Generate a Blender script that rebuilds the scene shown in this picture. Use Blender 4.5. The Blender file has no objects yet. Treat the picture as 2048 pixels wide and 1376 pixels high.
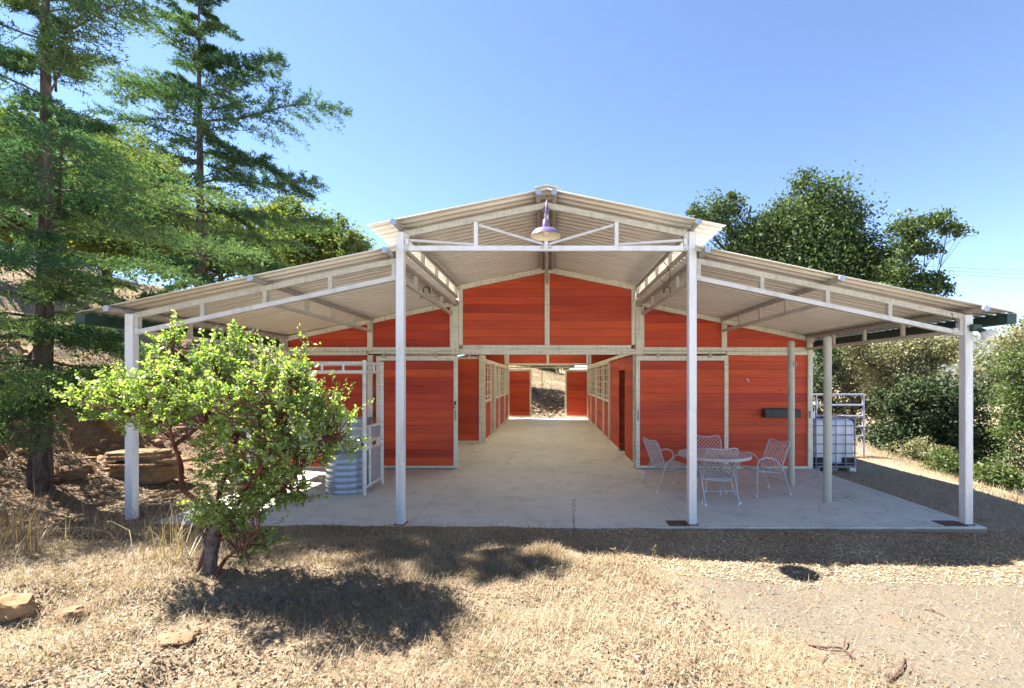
import bpy, math, random
import numpy as np
from mathutils import Vector, Matrix

# ------------------------------------------------------------------ camera, sky, sun, exposure
S = bpy.context.scene
COL = S.collection
F, CXP, CYP = 894.0, 1097.0, 758.0          # focal length and principal point in photo pixels
CAM = Vector((0.03, 0.0, 1.91))
cd = bpy.data.cameras.new('camera')
cam = bpy.data.objects.new('camera', cd)
COL.objects.link(cam)
cam.location = CAM
cam.rotation_euler = (math.pi / 2, 0, 0)
cd.sensor_width = 36.0
cd.lens = F / 2048 * 36
cd.shift_x = -(CXP - 1024) / 2048
cd.shift_y = (CYP - 688) / 2048
cd.clip_start = 0.05
cd.clip_end = 12000
S.camera = cam

SUN_DIR = Vector((0.70, -0.23, -1.0)).normalized()      # the way the light travels
SUN_EL = math.asin(-SUN_DIR.z)
SUN_AZ = math.atan2(-SUN_DIR.x, -SUN_DIR.y)             # compass angle from +Y towards +X
w = bpy.data.worlds.new('World')
S.world = w
w.use_nodes = True
wn = w.node_tree
for n in list(wn.nodes):
    wn.nodes.remove(n)
wo = wn.nodes.new('ShaderNodeOutputWorld')
wb = wn.nodes.new('ShaderNodeBackground')
ws = wn.nodes.new('ShaderNodeTexSky')
ws.sky_type = 'NISHITA'
ws.sun_disc = False
ws.sun_elevation = SUN_EL
ws.sun_rotation = SUN_AZ
ws.altitude = 3500
ws.air_density = 1.0
ws.dust_density = 0.0
ws.ozone_density = 3.0
wb.inputs['Strength'].default_value = 0.075
wn.links.new(ws.outputs[0], wb.inputs['Color'])
wn.links.new(wb.outputs[0], wo.inputs['Surface'])

sl = bpy.data.lights.new('sun', 'SUN')
sl.energy = 5.0
sl.angle = math.radians(0.53)
sl.color = (1.0, 0.95, 0.87)
sun = bpy.data.objects.new('sun', sl)
COL.objects.link(sun)
sun.rotation_euler = SUN_DIR.to_track_quat('-Z', 'Y').to_euler()
sun.location = (-20, 8, 30)

S.view_settings.view_transform = 'Standard'
S.view_settings.look = 'None'
S.view_settings.gamma = 1.0
S.view_settings.use_curve_mapping = False
S.view_settings.exposure = 2.35
S.render.engine = 'CYCLES'
S.cycles.max_bounces = 8
S.cycles.diffuse_bounces = 6
S.cycles.glossy_bounces = 3
S.cycles.transmission_bounces = 4
S.cycles.transparent_max_bounces = 8
S.cycles.caustics_reflective = False
S.cycles.caustics_refractive = False
S.cycles.use_denoising = True
try:
    S.cycles.denoiser = 'OPENIMAGEDENOISE'
except Exception:
    pass
S.cycles.sample_clamp_indirect = 6.0

rng = np.random.default_rng(11)
random.seed(5)

# ------------------------------------------------------------------ helpers
def at(px, py, d):
    """world point seen at photo pixel (px, py), d metres in front of the camera"""
    return Vector((CAM.x + (px - CXP) * d / F, d, CAM.z - (py - CYP) * d / F))

def link(o, parent=None):
    COL.objects.link(o)
    if parent is not None:
        o.parent = parent
    return o

def tag(o, label=None, cat=None, group=None, kind=None):
    if label: o['label'] = label
    if cat: o['category'] = cat
    if group: o['group'] = group
    if kind: o['kind'] = kind
    return o

def empty(name, loc=(0, 0, 0), rz=0.0, parent=None):
    o = bpy.data.objects.new(name, None)
    o.empty_display_size = 0.2
    o.location = loc
    o.rotation_euler = (0, 0, rz)
    return link(o, parent)

def frame_of(d):
    d = d.normalized()
    up = Vector((0, 0, 1)) if abs(d.z) < 0.95 else Vector((1, 0, 0))
    s = d.cross(up).normalized()
    u = s.cross(d).normalized()
    return s, u

class MB:
    def __init__(self):
        self.v = []; self.f = []
    def add(self, vs, fs):
        o = len(self.v)
        self.v += [tuple(p) for p in vs]
        self.f += [tuple(i + o for i in f) for f in fs]
        return self
    def box(self, x0, x1, y0, y1, z0, z1):
        vs = [(x0, y0, z0), (x1, y0, z0), (x1, y1, z0), (x0, y1, z0), (x0, y0, z1), (x1, y0, z1), (x1, y1, z1), (x0, y1, z1)]
        return self.add(vs, [(3, 2, 1, 0), (4, 5, 6, 7), (0, 1, 5, 4), (1, 2, 6, 5), (2, 3, 7, 6), (3, 0, 4, 7)])
    def cbox(self, x0, x1, y0, y1, z0, z1, c=0.006):
        """box with chamfered edges"""
        ins = [(c, c, 0), (c, 0, c), (0, c, c)]
        vs = []; idx = {}
        for ix, X in enumerate((x0, x1)):
            for iy, Y in enumerate((y0, y1)):
                for iz, Z in enumerate((z0, z1)):
                    for k, (a, b, d) in enumerate(ins):
                        idx[(ix, iy, iz, k)] = len(vs)
                        vs.append((X + (a if ix == 0 else -a), Y + (b if iy == 0 else -b), Z + (d if iz == 0 else -d)))
        g = lambda ix, iy, iz, k: idx[(ix, iy, iz, k)]
        fs = []
        for s in (0, 1):
            fs.append([g(0, 0, s, 0), g(1, 0, s, 0), g(1, 1, s, 0), g(0, 1, s, 0)])
            fs.append([g(0, s, 0, 1), g(1, s, 0, 1), g(1, s, 1, 1), g(0, s, 1, 1)])
            fs.append([g(s, 0, 0, 2), g(s, 1, 0, 2), g(s, 1, 1, 2), g(s, 0, 1, 2)])
        for a in (0, 1):
            for b in (0, 1):
                fs.append([g(0, a, b, 0), g(1, a, b, 0), g(1, a, b, 1), g(0, a, b, 1)])
                fs.append([g(a, 0, b, 0), g(a, 1, b, 0), g(a, 1, b, 2), g(a, 0, b, 2)])
                fs.append([g(a, b, 0, 1), g(a, b, 1, 1), g(a, b, 1, 2), g(a, b, 0, 2)])
                for d in (0, 1):
                    fs.append([g(a, b, d, 0), g(a, b, d, 1), g(a, b, d, 2)])
        ctr = Vector(((x0 + x1) / 2, (y0 + y1) / 2, (z0 + z1) / 2))
        out = []
        for f in fs:
            p = [Vector(vs[i]) for i in f]
            n = (p[1] - p[0]).cross(p[2] - p[0])
            m = sum(p, Vector()) / len(p)
            out.append(tuple(f) if n.dot(m - ctr) > 0 else tuple(reversed(f)))
        return self.add(vs, out)
    def bar(self, p0, p1, wd, ht):
        """rectangular bar; wd across (horizontal), ht along the other"""
        p0 = Vector(p0); p1 = Vector(p1)
        s, u = frame_of(p1 - p0)
        vs = []
        for p in (p0, p1):
            for a, b in ((-1, -1), (1, -1), (1, 1), (-1, 1)):
                vs.append(p + s * (a * wd / 2) + u * (b * ht / 2))
        return self.add(vs, [(0, 1, 2, 3), (7, 6, 5, 4), (0, 4, 5, 1), (1, 5, 6, 2), (2, 6, 7, 3), (3, 7, 4, 0)])
    def tube(self, pts, rad, n=8, caps=True):
        pts = [Vector(p) for p in pts]
        m = len(pts)
        if not hasattr(rad, '__len__'):
            rad = [rad] * m
        o = len(self.v)
        prev = None
        for i, p in enumerate(pts):
            d = pts[min(i + 1, m - 1)] - pts[max(i - 1, 0)]
            if d.length < 1e-9: d = Vector((0, 0, 1))
            d.normalize()
            if prev is None:
                s, u = frame_of(d)
            else:
                s = prev - d * prev.dot(d)
                if s.length < 1e-6: s, _ = frame_of(d)
                s.normalize()
                u = s.cross(d).normalized()
            prev = s
            for k in range(n):
                a = 2 * math.pi * k / n
                self.v.append(tuple(p + (s * math.cos(a) + u * math.sin(a)) * rad[i]))
        for i in range(m - 1):
            for k in range(n):
                a = o + i * n + k; b = o + i * n + (k + 1) % n
                self.f.append((a, a + n, b + n, b))
        if caps:
            self.f.append(tuple(o + k for k in range(n)))
            self.f.append(tuple(o + (m - 1) * n + k for k in reversed(range(n))))
        return self
    def lathe(self, prof, n=24, c=(0, 0, 0), closed=False):
        o = len(self.v)
        for r, z in prof:
            for k in range(n):
                a = 2 * math.pi * k / n
                self.v.append((c[0] + r * math.cos(a), c[1] + r * math.sin(a), c[2] + z))
        m = len(prof)
        for i in range(m - 1):
            for k in range(n):
                a = o + i * n + k; b = o + i * n + (k + 1) % n
                self.f.append((a, b, b + n, a + n))
        if closed:
            self.f.append(tuple(o + k for k in reversed(range(n))))
            self.f.append(tuple(o + (m - 1) * n + k for k in range(n)))
        return self
    def mesh(self, name, mat, smooth=False):
        me = bpy.data.meshes.new(name)
        me.from_pydata(self.v, [], self.f)
        me.update()
        if smooth:
            me.polygons.foreach_set('use_smooth', [True] * len(me.polygons))
            try:
                me.set_sharp_from_angle(angle=math.radians(40))
            except Exception:
                pass
        if mat: me.materials.append(mat)
        return me
    def build(self, name, mat, parent=None, smooth=False, loc=None):
        o = bpy.data.objects.new(name, self.mesh(name, mat, smooth))
        if loc is not None: o.location = loc
        return link(o, parent)

def np_mesh(name, verts, faces, mat, tint=None, smooth=False):
    """verts (N,3), faces (M,k) all the same k; tint (N,)"""
    me = bpy.data.meshes.new(name)
    nv = len(verts); nf, k = faces.shape
    me.vertices.add(nv)
    me.vertices.foreach_set('co', np.ascontiguousarray(verts, dtype=np.float32).ravel())
    me.loops.add(nf * k)
    me.polygons.add(nf)
    me.loops.foreach_set('vertex_index', np.ascontiguousarray(faces, dtype=np.int32).ravel())
    me.polygons.foreach_set('loop_start', np.arange(0, nf * k, k, dtype=np.int32))
    me.polygons.foreach_set('loop_total', np.full(nf, k, dtype=np.int32))
    if smooth:
        me.polygons.foreach_set('use_smooth', np.ones(nf, dtype=bool))
    me.update(calc_edges=True)
    if tint is not None:
        at_ = me.attributes.new('tint', 'FLOAT', 'POINT')
        at_.data.foreach_set('value', np.ascontiguousarray(tint, dtype=np.float32))
    if mat: me.materials.append(mat)
    return me

def np_obj(name, verts, faces, mat, tint=None, parent=None, smooth=False):
    return link(bpy.data.objects.new(name, np_mesh(name, verts, faces, mat, tint, smooth)), parent)

def copy_tree(o, parent=None):
    c = o.copy()
    COL.objects.link(c)
    c.parent = parent
    for ch in o.children:
        copy_tree(ch, c)
    return c

def sstep(a, b, x):
    t = np.clip((x - a) / (b - a), 0, 1)
    return t * t * (3 - 2 * t)

# ------------------------------------------------------------------ materials
class NT:
    def __init__(self, name):
        self.m = bpy.data.materials.new(name)
        self.m.use_nodes = True
        self.t = self.m.node_tree
        for n in list(self.t.nodes): self.t.nodes.remove(n)
        self.out = self.t.nodes.new('ShaderNodeOutputMaterial')
    def n(self, typ, **kw):
        x = self.t.nodes.new(typ)
        for k, v in kw.items(): setattr(x, k, v)
        return x
    def l(self, a, b): self.t.links.new(a, b)
    def pos(self): return self.n('ShaderNodeNewGeometry').outputs['Position']
    def mapping(self, vec, scale=(1, 1, 1), rot=(0, 0, 0)):
        m = self.n('ShaderNodeMapping')
        m.inputs['Scale'].default_value = scale
        m.inputs['Rotation'].default_value = rot
        self.l(vec, m.inputs['Vector'])
        return m.outputs[0]
    def noise(self, vec, scale, detail=4, rough=0.55, dist=0.0):
        x = self.n('ShaderNodeTexNoise')
        x.inputs['Scale'].default_value = scale
        x.inputs['Detail'].default_value = detail
        x.inputs['Roughness'].default_value = rough
        x.inputs['Distortion'].default_value = dist
        self.l(vec, x.inputs['Vector'])
        return x.outputs['Fac']
    def ramp(self, fac, stops):
        r = self.n('ShaderNodeValToRGB')
        e = r.color_ramp.elements
        while len(e) < len(stops): e.new(0.5)
        for i, (p, c) in enumerate(stops):
            e[i].position = p
            e[i].color = (c[0], c[1], c[2], 1) if hasattr(c, '__len__') else (c, c, c, 1)
        self.l(fac, r.inputs[0])
        return r.outputs[0]
    def mix(self, fac, a, b, mode='MIX'):
        x = self.n('ShaderNodeMix', data_type='RGBA', blend_type=mode)
        for sock, v in ((x.inputs['Factor'], fac), (x.inputs['A'], a), (x.inputs['B'], b)):
            if hasattr(v, 'links'): self.l(v, sock)
            elif hasattr(v, '__len__'): sock.default_value = (v[0], v[1], v[2], 1)
            else: sock.default_value = v
        # RGBA sockets share names; set through the typed ones
        return x.outputs['Result']
    def math(self, op, a, b=0.0):
        x = self.n('ShaderNodeMath', operation=op)
        for i, v in enumerate((a, b)):
            if hasattr(v, 'links'): self.l(v, x.inputs[i])
            else: x.inputs[i].default_value = v
        return x.outputs[0]
    def bump(self, h, strength=0.3, dist=0.01):
        b = self.n('ShaderNodeBump')
        b.inputs['Strength'].default_value = strength
        b.inputs['Distance'].default_value = dist
        self.l(h, b.inputs['Height'])
        return b.outputs[0]
    def pbr(self, color, rough=0.6, metal=0.0, bump=None, spec=0.5):
        p = self.n('ShaderNodeBsdfPrincipled')
        if hasattr(color, 'links'): self.l(color, p.inputs['Base Color'])
        else: p.inputs['Base Color'].default_value = (*color, 1)
        if hasattr(rough, 'links'): self.l(rough, p.inputs['Roughness'])
        else: p.inputs['Roughness'].default_value = rough
        p.inputs['Metallic'].default_value = metal
        p.inputs['Specular IOR Level'].default_value = spec
        if bump is not None: self.l(bump, p.inputs['Normal'])
        self.l(p.outputs[0], self.out.inputs['Surface'])
        return self.m

def mix_fix():
    pass

def mat_simple(name, col, rough=0.6, metal=0.0, var=0.12, scale=9.0, bump=0.15, spec=0.4):
    k = NT(name)
    p = k.pos()
    a = k.noise(p, scale, 5)
    b = k.noise(p, scale * 7, 3)
    d = tuple(c * (1 - var * 2) for c in col)
    l = tuple(min(1, c * (1 + var)) for c in col)
    c1 = k.ramp(a, [(0.3, d), (0.5, col), (0.72, l)])
    h = k.math('ADD', a, b)
    return k.pbr(c1, rough, metal, k.bump(h, bump, 0.004), spec)

def mat_plank():
    k = NT('red_stained_wood')
    p = k.pos()
    oi = k.n('ShaderNodeObjectInfo')
    cmb = k.n('ShaderNodeCombineXYZ')
    k.l(k.math('MULTIPLY', oi.outputs['Random'], 40.0), cmb.inputs[0])
    k.l(k.math('MULTIPLY', oi.outputs['Random'], 17.0), cmb.inputs[2])
    va = k.n('ShaderNodeVectorMath', operation='ADD')
    k.l(p, va.inputs[0]); k.l(cmb.outputs[0], va.inputs[1])
    v = va.outputs[0]
    grain = k.noise(k.mapping(v, (1.6, 1.6, 42)), 1.0, 6, 0.65, 0.6)
    broad = k.noise(k.mapping(v, (0.7, 0.7, 3.0)), 1.0, 3)
    base = k.ramp(oi.outputs['Random'], [(0.0, (0.43, 0.052, 0.026)), (0.35, (0.55, 0.073, 0.030)), (0.7, (0.63, 0.098, 0.032)), (1.0, (0.48, 0.062, 0.036))])
    g = k.ramp(grain, [(0.28, 0.76), (0.5, 0.98), (0.75, 1.08)])
    bb = k.ramp(broad, [(0.3, 0.80), (0.65, 1.10)])
    c = k.mix(1.0, base, g, 'MULTIPLY')
    c = k.mix(1.0, c, bb, 'MULTIPLY')
    # knots
    vo = k.n('ShaderNodeTexVoronoi')
    vo.inputs['Scale'].default_value = 1.0
    k.l(k.mapping(v, (2.3, 2.3, 5.5)), vo.inputs['Vector'])
    kn = k.ramp(vo.outputs['Distance'], [(0.035, 1.0), (0.09, 0.0)])
    c = k.mix(k.math('MULTIPLY', kn, 0.55), c, (0.10, 0.018, 0.008))
    # pale scuffs
    sc = k.noise(k.mapping(v, (3, 3, 60)), 1.5, 5, 0.7)
    c = k.mix(k.ramp(sc, [(0.60, 0.0), (0.76, 0.30)]), c, (0.55, 0.22, 0.12))
    return k.pbr(c, 0.62, 0, k.bump(grain, 0.35, 0.003), 0.3)

def mat_frame(name, col, dirt, rough=0.55):
    """weathered pale frames: grain plus grime streaks"""
    k = NT(name)
    p = k.pos()
    a = k.noise(k.mapping(p, (14, 14, 14)), 1.0, 5, 0.6)
    s = k.noise(k.mapping(p, (26, 26, 2.4)), 1.0, 4)
    h = k.noise(k.mapping(p, (2.2, 2.2, 26)), 1.0, 4)
    c = k.mix(k.ramp(k.math('MULTIPLY', s, h), [(0.20, 0.0), (0.40, 0.75)]), col, dirt)
    c = k.mix(k.ramp(a, [(0.62, 0.0), (0.78, 0.5)]), c, tuple(x * 0.55 for x in dirt))
    return k.pbr(c, rough, 0, k.bump(a, 0.2, 0.003), 0.35)

def mat_galv(name, col, rough=0.42, metal=0.35):
    k = NT(name)
    p = k.pos()
    vo = k.n('ShaderNodeTexVoronoi'); vo.inputs['Scale'].default_value = 38
    k.l(p, vo.inputs['Vector'])
    sp = k.ramp(vo.outputs['Color'], [(0.0, 0.94), (1.0, 1.04)])
    n = k.noise(k.mapping(p, (6, 6, 1.2)), 1.0, 5)
    c = k.mix(1.0, col, sp, 'MULTIPLY')
    c = k.mix(k.ramp(n, [(0.5, 0.0), (0.72, 0.55)]), c, (col[0] * 0.62, col[1] * 0.57, col[2] * 0.50))
    return k.pbr(c, rough, metal, k.bump(n, 0.08, 0.003))

def mat_roof():
    k = NT('cream_roof_metal')
    p = k.pos()
    n = k.noise(k.mapping(p, (1.2, 9, 1.2)), 1.0, 5)
    n2 = k.noise(p, 0.8, 3)
    c = k.ramp(n, [(0.3, (0.74, 0.69, 0.60)), (0.55, (0.84, 0.80, 0.71)), (0.8, (0.88, 0.85, 0.78))])
    c = k.mix(k.ramp(n2, [(0.55, 0.0), (0.8, 0.35)]), c, (0.62, 0.56, 0.46))
    return k.pbr(c, 0.42, 0.0, None, 0.5)

def mat_concrete():
    k = NT('worn_concrete')
    p = k.pos()
    a = k.noise(p, 0.45, 5, 0.6)
    b = k.noise(p, 2.6, 6, 0.65, 0.5)
    f = k.noise(p, 120, 2)
    c = k.ramp(a, [(0.28, (0.47, 0.45, 0.375)), (0.5, (0.57, 0.56, 0.48)), (0.72, (0.64, 0.63, 0.55))])
    c = k.mix(k.ramp(b, [(0.52, 0.0), (0.68, 0.45)]), c, (0.36, 0.31, 0.25))
    c = k.mix(k.ramp(k.noise(p, 1.1, 4, 0.6, 1.0), [(0.60, 0.0), (0.72, 0.4)]), c, (0.62, 0.61, 0.58))
    c = k.mix(k.ramp(f, [(0.3, 0.14), (0.55, 0.0)]), c, (0.28, 0.26, 0.23))
    # hairline cracks
    vo = k.n('ShaderNodeTexVoronoi', feature='DISTANCE_TO_EDGE'); vo.inputs['Scale'].default_value = 0.42
    wv = k.n('ShaderNodeVectorMath', operation='ADD')
    nz = k.n('ShaderNodeTexNoise'); nz.inputs['Scale'].default_value = 2.2; nz.inputs['Detail'].default_value = 5
    k.l(p, nz.inputs['Vector'])
    sc = k.n('ShaderNodeVectorMath', operation='SCALE'); sc.inputs['Scale'].default_value = 0.6
    k.l(nz.outputs['Color'], sc.inputs[0]); k.l(p, wv.inputs[0]); k.l(sc.outputs[0], wv.inputs[1])
    k.l(wv.outputs[0], vo.inputs['Vector'])
    cr = k.ramp(vo.outputs['Distance'], [(0.0, 0.55), (0.006, 0.0)])
    gate = k.ramp(k.noise(p, 0.33, 2), [(0.47, 0.0), (0.56, 1.0)])
    c = k.mix(k.math('MULTIPLY', cr, gate), c, (0.16, 0.14, 0.12))
    sx = k.n('ShaderNodeSeparateXYZ'); k.l(p, sx.inputs[0])
    jx = k.math('ABSOLUTE', k.math('SUBTRACT', k.math('ABSOLUTE', k.math('ADD', sx.outputs['X'], k.math('MULTIPLY', k.math('SUBTRACT', b, 0.5), 0.02))), 1.80))
    c = k.mix(k.ramp(jx, [(0.004, 0.45), (0.010, 0.0)]), c, (0.26, 0.22, 0.18))
    # small dark droppings and specks
    v2 = k.n('ShaderNodeTexVoronoi'); v2.inputs['Scale'].default_value = 3.0
    k.l(p, v2.inputs['Vector'])
    c = k.mix(k.ramp(v2.outputs['Distance'], [(0.018, 0.6), (0.035, 0.0)]), c, (0.15, 0.12, 0.09))
    sp_ = k.n('ShaderNodeSeparateXYZ'); k.l(p, sp_.inputs[0])
    soil = k.math('ADD', k.math('MULTIPLY', sp_.outputs['Z'], -20.0), k.math('MULTIPLY', k.math('SUBTRACT', b, 0.5), 0.8))
    c = k.mix(k.ramp(soil, [(0.12, 0.0), (0.5, 0.9)]), c, (0.22, 0.16, 0.11))
    return k.pbr(c, k.ramp(b, [(0.3, 0.55), (0.7, 0.75)]), 0, k.bump(f, 0.12, 0.003), 0.35)

def mat_ground():
    k = NT('dry_ground')
    p = k.pos()
    sep = k.n('ShaderNodeSeparateXYZ'); k.l(p, sep.inputs[0])
    big = k.noise(p, 0.55, 4, 0.6, 0.4)
    mid = k.noise(p, 3.2, 6, 0.7, 0.5)
    fine = k.noise(p, 34, 4, 0.7)
    peb = k.n('ShaderNodeTexVoronoi'); peb.inputs['Scale'].default_value = 70
    k.l(p, peb.inputs['Vector'])
    gravel = k.ramp(peb.outputs['Color'], [(0.0, (0.112, 0.092, 0.067)), (0.5, (0.138, 0.116, 0.087)), (1.0, (0.165, 0.142, 0.108))])
    gravel = k.mix(k.ramp(mid, [(0.5, 0.0), (0.75, 0.5)]), gravel, (0.105, 0.088, 0.068))
    straw = k.ramp(fine, [(0.25, (0.12, 0.088, 0.056)), (0.45, (0.20, 0.152, 0.100)), (0.7, (0.27, 0.215, 0.145))])
    dirt = k.ramp(fine, [(0.3, (0.13, 0.080, 0.048)), (0.7, (0.25, 0.165, 0.105))])
    # gravel lies to the right of a wandering line in front of the slab
    line = k.math('ADD', sep.outputs['X'], k.math('MULTIPLY', k.math('SUBTRACT', big, 0.5), 3.4))
    line = k.math('ADD', line, k.math('MULTIPLY', sep.outputs['Y'], 0.28))
    gm = k.ramp(k.math('MULTIPLY', line, 0.1), [(0.185, 0.0), (0.27, 1.0)])
    near = k.ramp(k.math('MULTIPLY', sep.outputs['Y'], 0.1), [(0.58, 1.0), (0.66, 0.0)])
    c = k.mix(k.math('MULTIPLY', gm, near), straw, gravel)
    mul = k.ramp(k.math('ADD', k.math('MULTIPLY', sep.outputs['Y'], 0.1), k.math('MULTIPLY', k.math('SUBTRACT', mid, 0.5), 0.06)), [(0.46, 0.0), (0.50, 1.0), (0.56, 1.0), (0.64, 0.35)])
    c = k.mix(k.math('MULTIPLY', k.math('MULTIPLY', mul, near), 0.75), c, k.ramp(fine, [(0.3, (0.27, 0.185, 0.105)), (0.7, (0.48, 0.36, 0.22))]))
    rp = k.math('MULTIPLY', k.ramp(k.math('MULTIPLY', sep.outputs['X'], 0.1), [(0.55, 0.0), (0.58, 1.0), (0.80, 1.0), (0.86, 0.0)]), k.ramp(k.math('MULTIPLY', sep.outputs['Y'], 0.1), [(0.52, 0.0), (0.58, 1.0)]))
    c = k.mix(k.math('MULTIPLY', rp, 0.8), c, k.ramp(fine, [(0.3, (0.27, 0.20, 0.125)), (0.7, (0.44, 0.35, 0.23))]))
    # bare earth on the cut bank and patches
    lft = k.ramp(k.math('MULTIPLY', sep.outputs['X'], -0.1), [(0.60, 0.0), (0.72, 1.0), (0.93, 1.0), (1.05, 0.0)])
    c = k.mix(k.math('MULTIPLY', lft, 0.8), c, dirt)
    c = k.mix(k.ramp(mid, [(0.56, 0.0), (0.70, 0.5)]), c, dirt)
    # unseen pale ground added behind the viewer to bounce sun into the porch
    bounce_ground = k.ramp(k.math('ADD', k.math('MULTIPLY', sep.outputs['Y'], 0.05), k.math('MULTIPLY', big, 0.06)), [(0.02, 1.0), (0.07, 0.0)])
    c = k.mix(bounce_ground, c, k.ramp(peb.outputs['Color'], [(0.0, (0.36, 0.33, 0.28)), (1.0, (0.47, 0.44, 0.38))]))
    h = k.math('ADD', k.math('MULTIPLY', mid, 1.0), k.math('MULTIPLY', fine, 0.5))
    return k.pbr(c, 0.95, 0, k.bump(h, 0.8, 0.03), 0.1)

def mat_leaf(name, stops, trans=0.35, gloss=0.08, rough=0.5):
    k = NT(name)
    a = k.n('ShaderNodeAttribute'); a.attribute_name = 'tint'
    c = k.ramp(a.outputs['Fac'], stops)
    d = k.n('ShaderNodeBsdfDiffuse'); k.l(c, d.inputs['Color'])
    t = k.n('ShaderNodeBsdfTranslucent')
    c2 = k.mix(1.0, c, (1.25, 1.25, 0.55), 'MULTIPLY')
    k.l(c2, t.inputs['Color'])
    m = k.n('ShaderNodeMixShader'); m.inputs[0].default_value = trans
    k.l(d.outputs[0], m.inputs[1]); k.l(t.outputs[0], m.inputs[2])
    if gloss > 0:
        g = k.n('ShaderNodeBsdfGlossy'); g.inputs['Roughness'].default_value = rough
        g.inputs['Color'].default_value = (0.9, 0.9, 0.9, 1)
        m2 = k.n('ShaderNodeMixShader'); m2.inputs[0].default_value = gloss
        k.l(m.outputs[0], m2.inputs[1]); k.l(g.outputs[0], m2.inputs[2])
        k.l(m2.outputs[0], k.out.inputs['Surface'])
    else:
        k.l(m.outputs[0], k.out.inputs['Surface'])
    return k.m

def mat_bark(name, dark, light, sc=(9, 9, 2.2), bump=0.9):
    k = NT(name)
    p = k.pos()
    n = k.noise(k.mapping(p, sc), 1.6, 6, 0.7, 0.8)
    c = k.ramp(n, [(0.35, dark), (0.65, light)])
    return k.pbr(c, 0.9, 0, k.bump(n, bump, 0.02), 0.15)

def mat_rock(name, a, b, sc=7):
    k = NT(name)
    p = k.pos()
    n = k.noise(p, sc, 6, 0.65, 0.5)
    f = k.noise(p, sc * 9, 3)
    c = k.ramp(n, [(0.3, a), (0.7, b)])
    return k.pbr(c, 0.9, 0, k.bump(k.math('ADD', n, k.math('MULTIPLY', f, .4)), 0.7, 0.02), 0.2)

M = {}
M['plank'] = mat_plank()
M['back'] = mat_simple('dark_backing', (0.22, 0.04, 0.02), 0.8)
M['frame'] = mat_frame('weathered_cream_frame', (0.74, 0.71, 0.58), (0.46, 0.43, 0.31))
M['post'] = mat_galv('galvanised_post', (0.76, 0.75, 0.73), 0.5, 0.1)
M['chord'] = mat_galv('galvanised_chord', (0.62, 0.60, 0.56), 0.5, 0.1)
M['truss'] = mat_frame('truss_steel', (0.54, 0.51, 0.43), (0.34, 0.31, 0.24))
M['purlin'] = mat_galv('purlin_pipe', (0.40, 0.37, 0.33), 0.5, 0.2)
M['roof'] = mat_roof()
def mat_skylight():
    k = NT('milky_skylight_sheet')
    d = k.n('ShaderNodeBsdfDiffuse'); d.inputs['Color'].default_value = (0.75, 0.75, 0.70, 1)
    t = k.n('ShaderNodeBsdfTranslucent'); t.inputs['Color'].default_value = (0.95, 0.92, 0.80, 1)
    m = k.n('ShaderNodeMixShader'); k.l(k.ramp(k.noise(k.pos(), 3.0), [(0.3, 0.75), (0.7, 0.85)]), m.inputs[0])
    k.l(d.outputs[0], m.inputs[1]); k.l(t.outputs[0], m.inputs[2]); k.l(m.outputs[0], k.out.inputs['Surface'])
    return k.m
M['skylight'] = mat_skylight()
M['cap'] = mat_simple('dark_ridge_metal', (0.06, 0.07, 0.07), 0.5)
M['gutter'] = mat_simple('dark_green_gutter', (0.018, 0.055, 0.042), 0.4, 0, 0.2)
M['concrete'] = mat_concrete()
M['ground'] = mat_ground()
M['pipe'] = mat_galv('galvanised_pipe', (0.46, 0.45, 0.37), 0.55, 0.15)
M['rail'] = mat_frame('white_pipe_paint', (0.74, 0.73, 0.68), (0.46, 0.44, 0.38))
M['blue_galv'] = mat_galv('blue_galvanised_tank', (0.40, 0.43, 0.48), 0.35, 0.4)
M['sheet'] = mat_galv('grey_sheet_metal', (0.42, 0.45, 0.48), 0.45, 0.3)
M['black'] = mat_simple('black_rubber', (0.012, 0.012, 0.012), 0.6)
M['darkgrey'] = mat_simple('dark_grey_plastic', (0.045, 0.05, 0.05), 0.6)
M['white'] = mat_simple('white_plastic', (0.72, 0.72, 0.70), 0.4, 0, 0.05)
M['tote'] = mat_simple('milky_plastic_bottle', (0.70, 0.71, 0.76), 0.35, 0, 0.05, 3)
M['cage'] = mat_galv('tote_cage', (0.26, 0.27, 0.33), 0.45, 0.4)
M['corral'] = mat_galv('corral_pipe', (0.40, 0.40, 0.50), 0.4, 0.5)
M['plum'] = mat_simple('plum_enamel', (0.17, 0.12, 0.22), 0.35, 0, 0.08, 6, 0.02)
M['enamel'] = mat_simple('cream_enamel', (0.82, 0.76, 0.62), 0.3, 0, 0.04, 6, 0.02)
M['bulb'] = mat_simple('frosted_bulb', (0.75, 0.68, 0.52), 0.15, 0, 0.02, 6, 0.0)
M['chair'] = mat_simple('grey_powder_coat', (0.42, 0.40, 0.42), 0.45, 0, 0.08, 12, 0.05)
M['strap'] = mat_simple('vinyl_strap', (0.52, 0.49, 0.47), 0.5, 0, 0.1, 20, 0.05)
M['tabletop'] = mat_simple('textured_glass_top', (0.50, 0.44, 0.38), 0.4, 0, 0.15, 30, 0.08, 0.5)
M['rust'] = mat_rock('rusty_plate', (0.09, 0.045, 0.03), (0.17, 0.10, 0.075), 12)
M['bark'] = mat_bark('cedar_bark', (0.035, 0.026, 0.022), (0.13, 0.10, 0.085))
M['oakbark'] = mat_bark('oak_bark', (0.035, 0.028, 0.024), (0.12, 0.10, 0.08))
M['redbark'] = mat_bark('manzanita_bark', (0.055, 0.020, 0.016), (0.17, 0.075, 0.055), (6, 6, 3), 0.4)
M['greybark'] = mat_bark('grey_trunk_bark', (0.035, 0.025, 0.022), (0.24, 0.20, 0.18), (16, 16, 9), 0.9)
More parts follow.
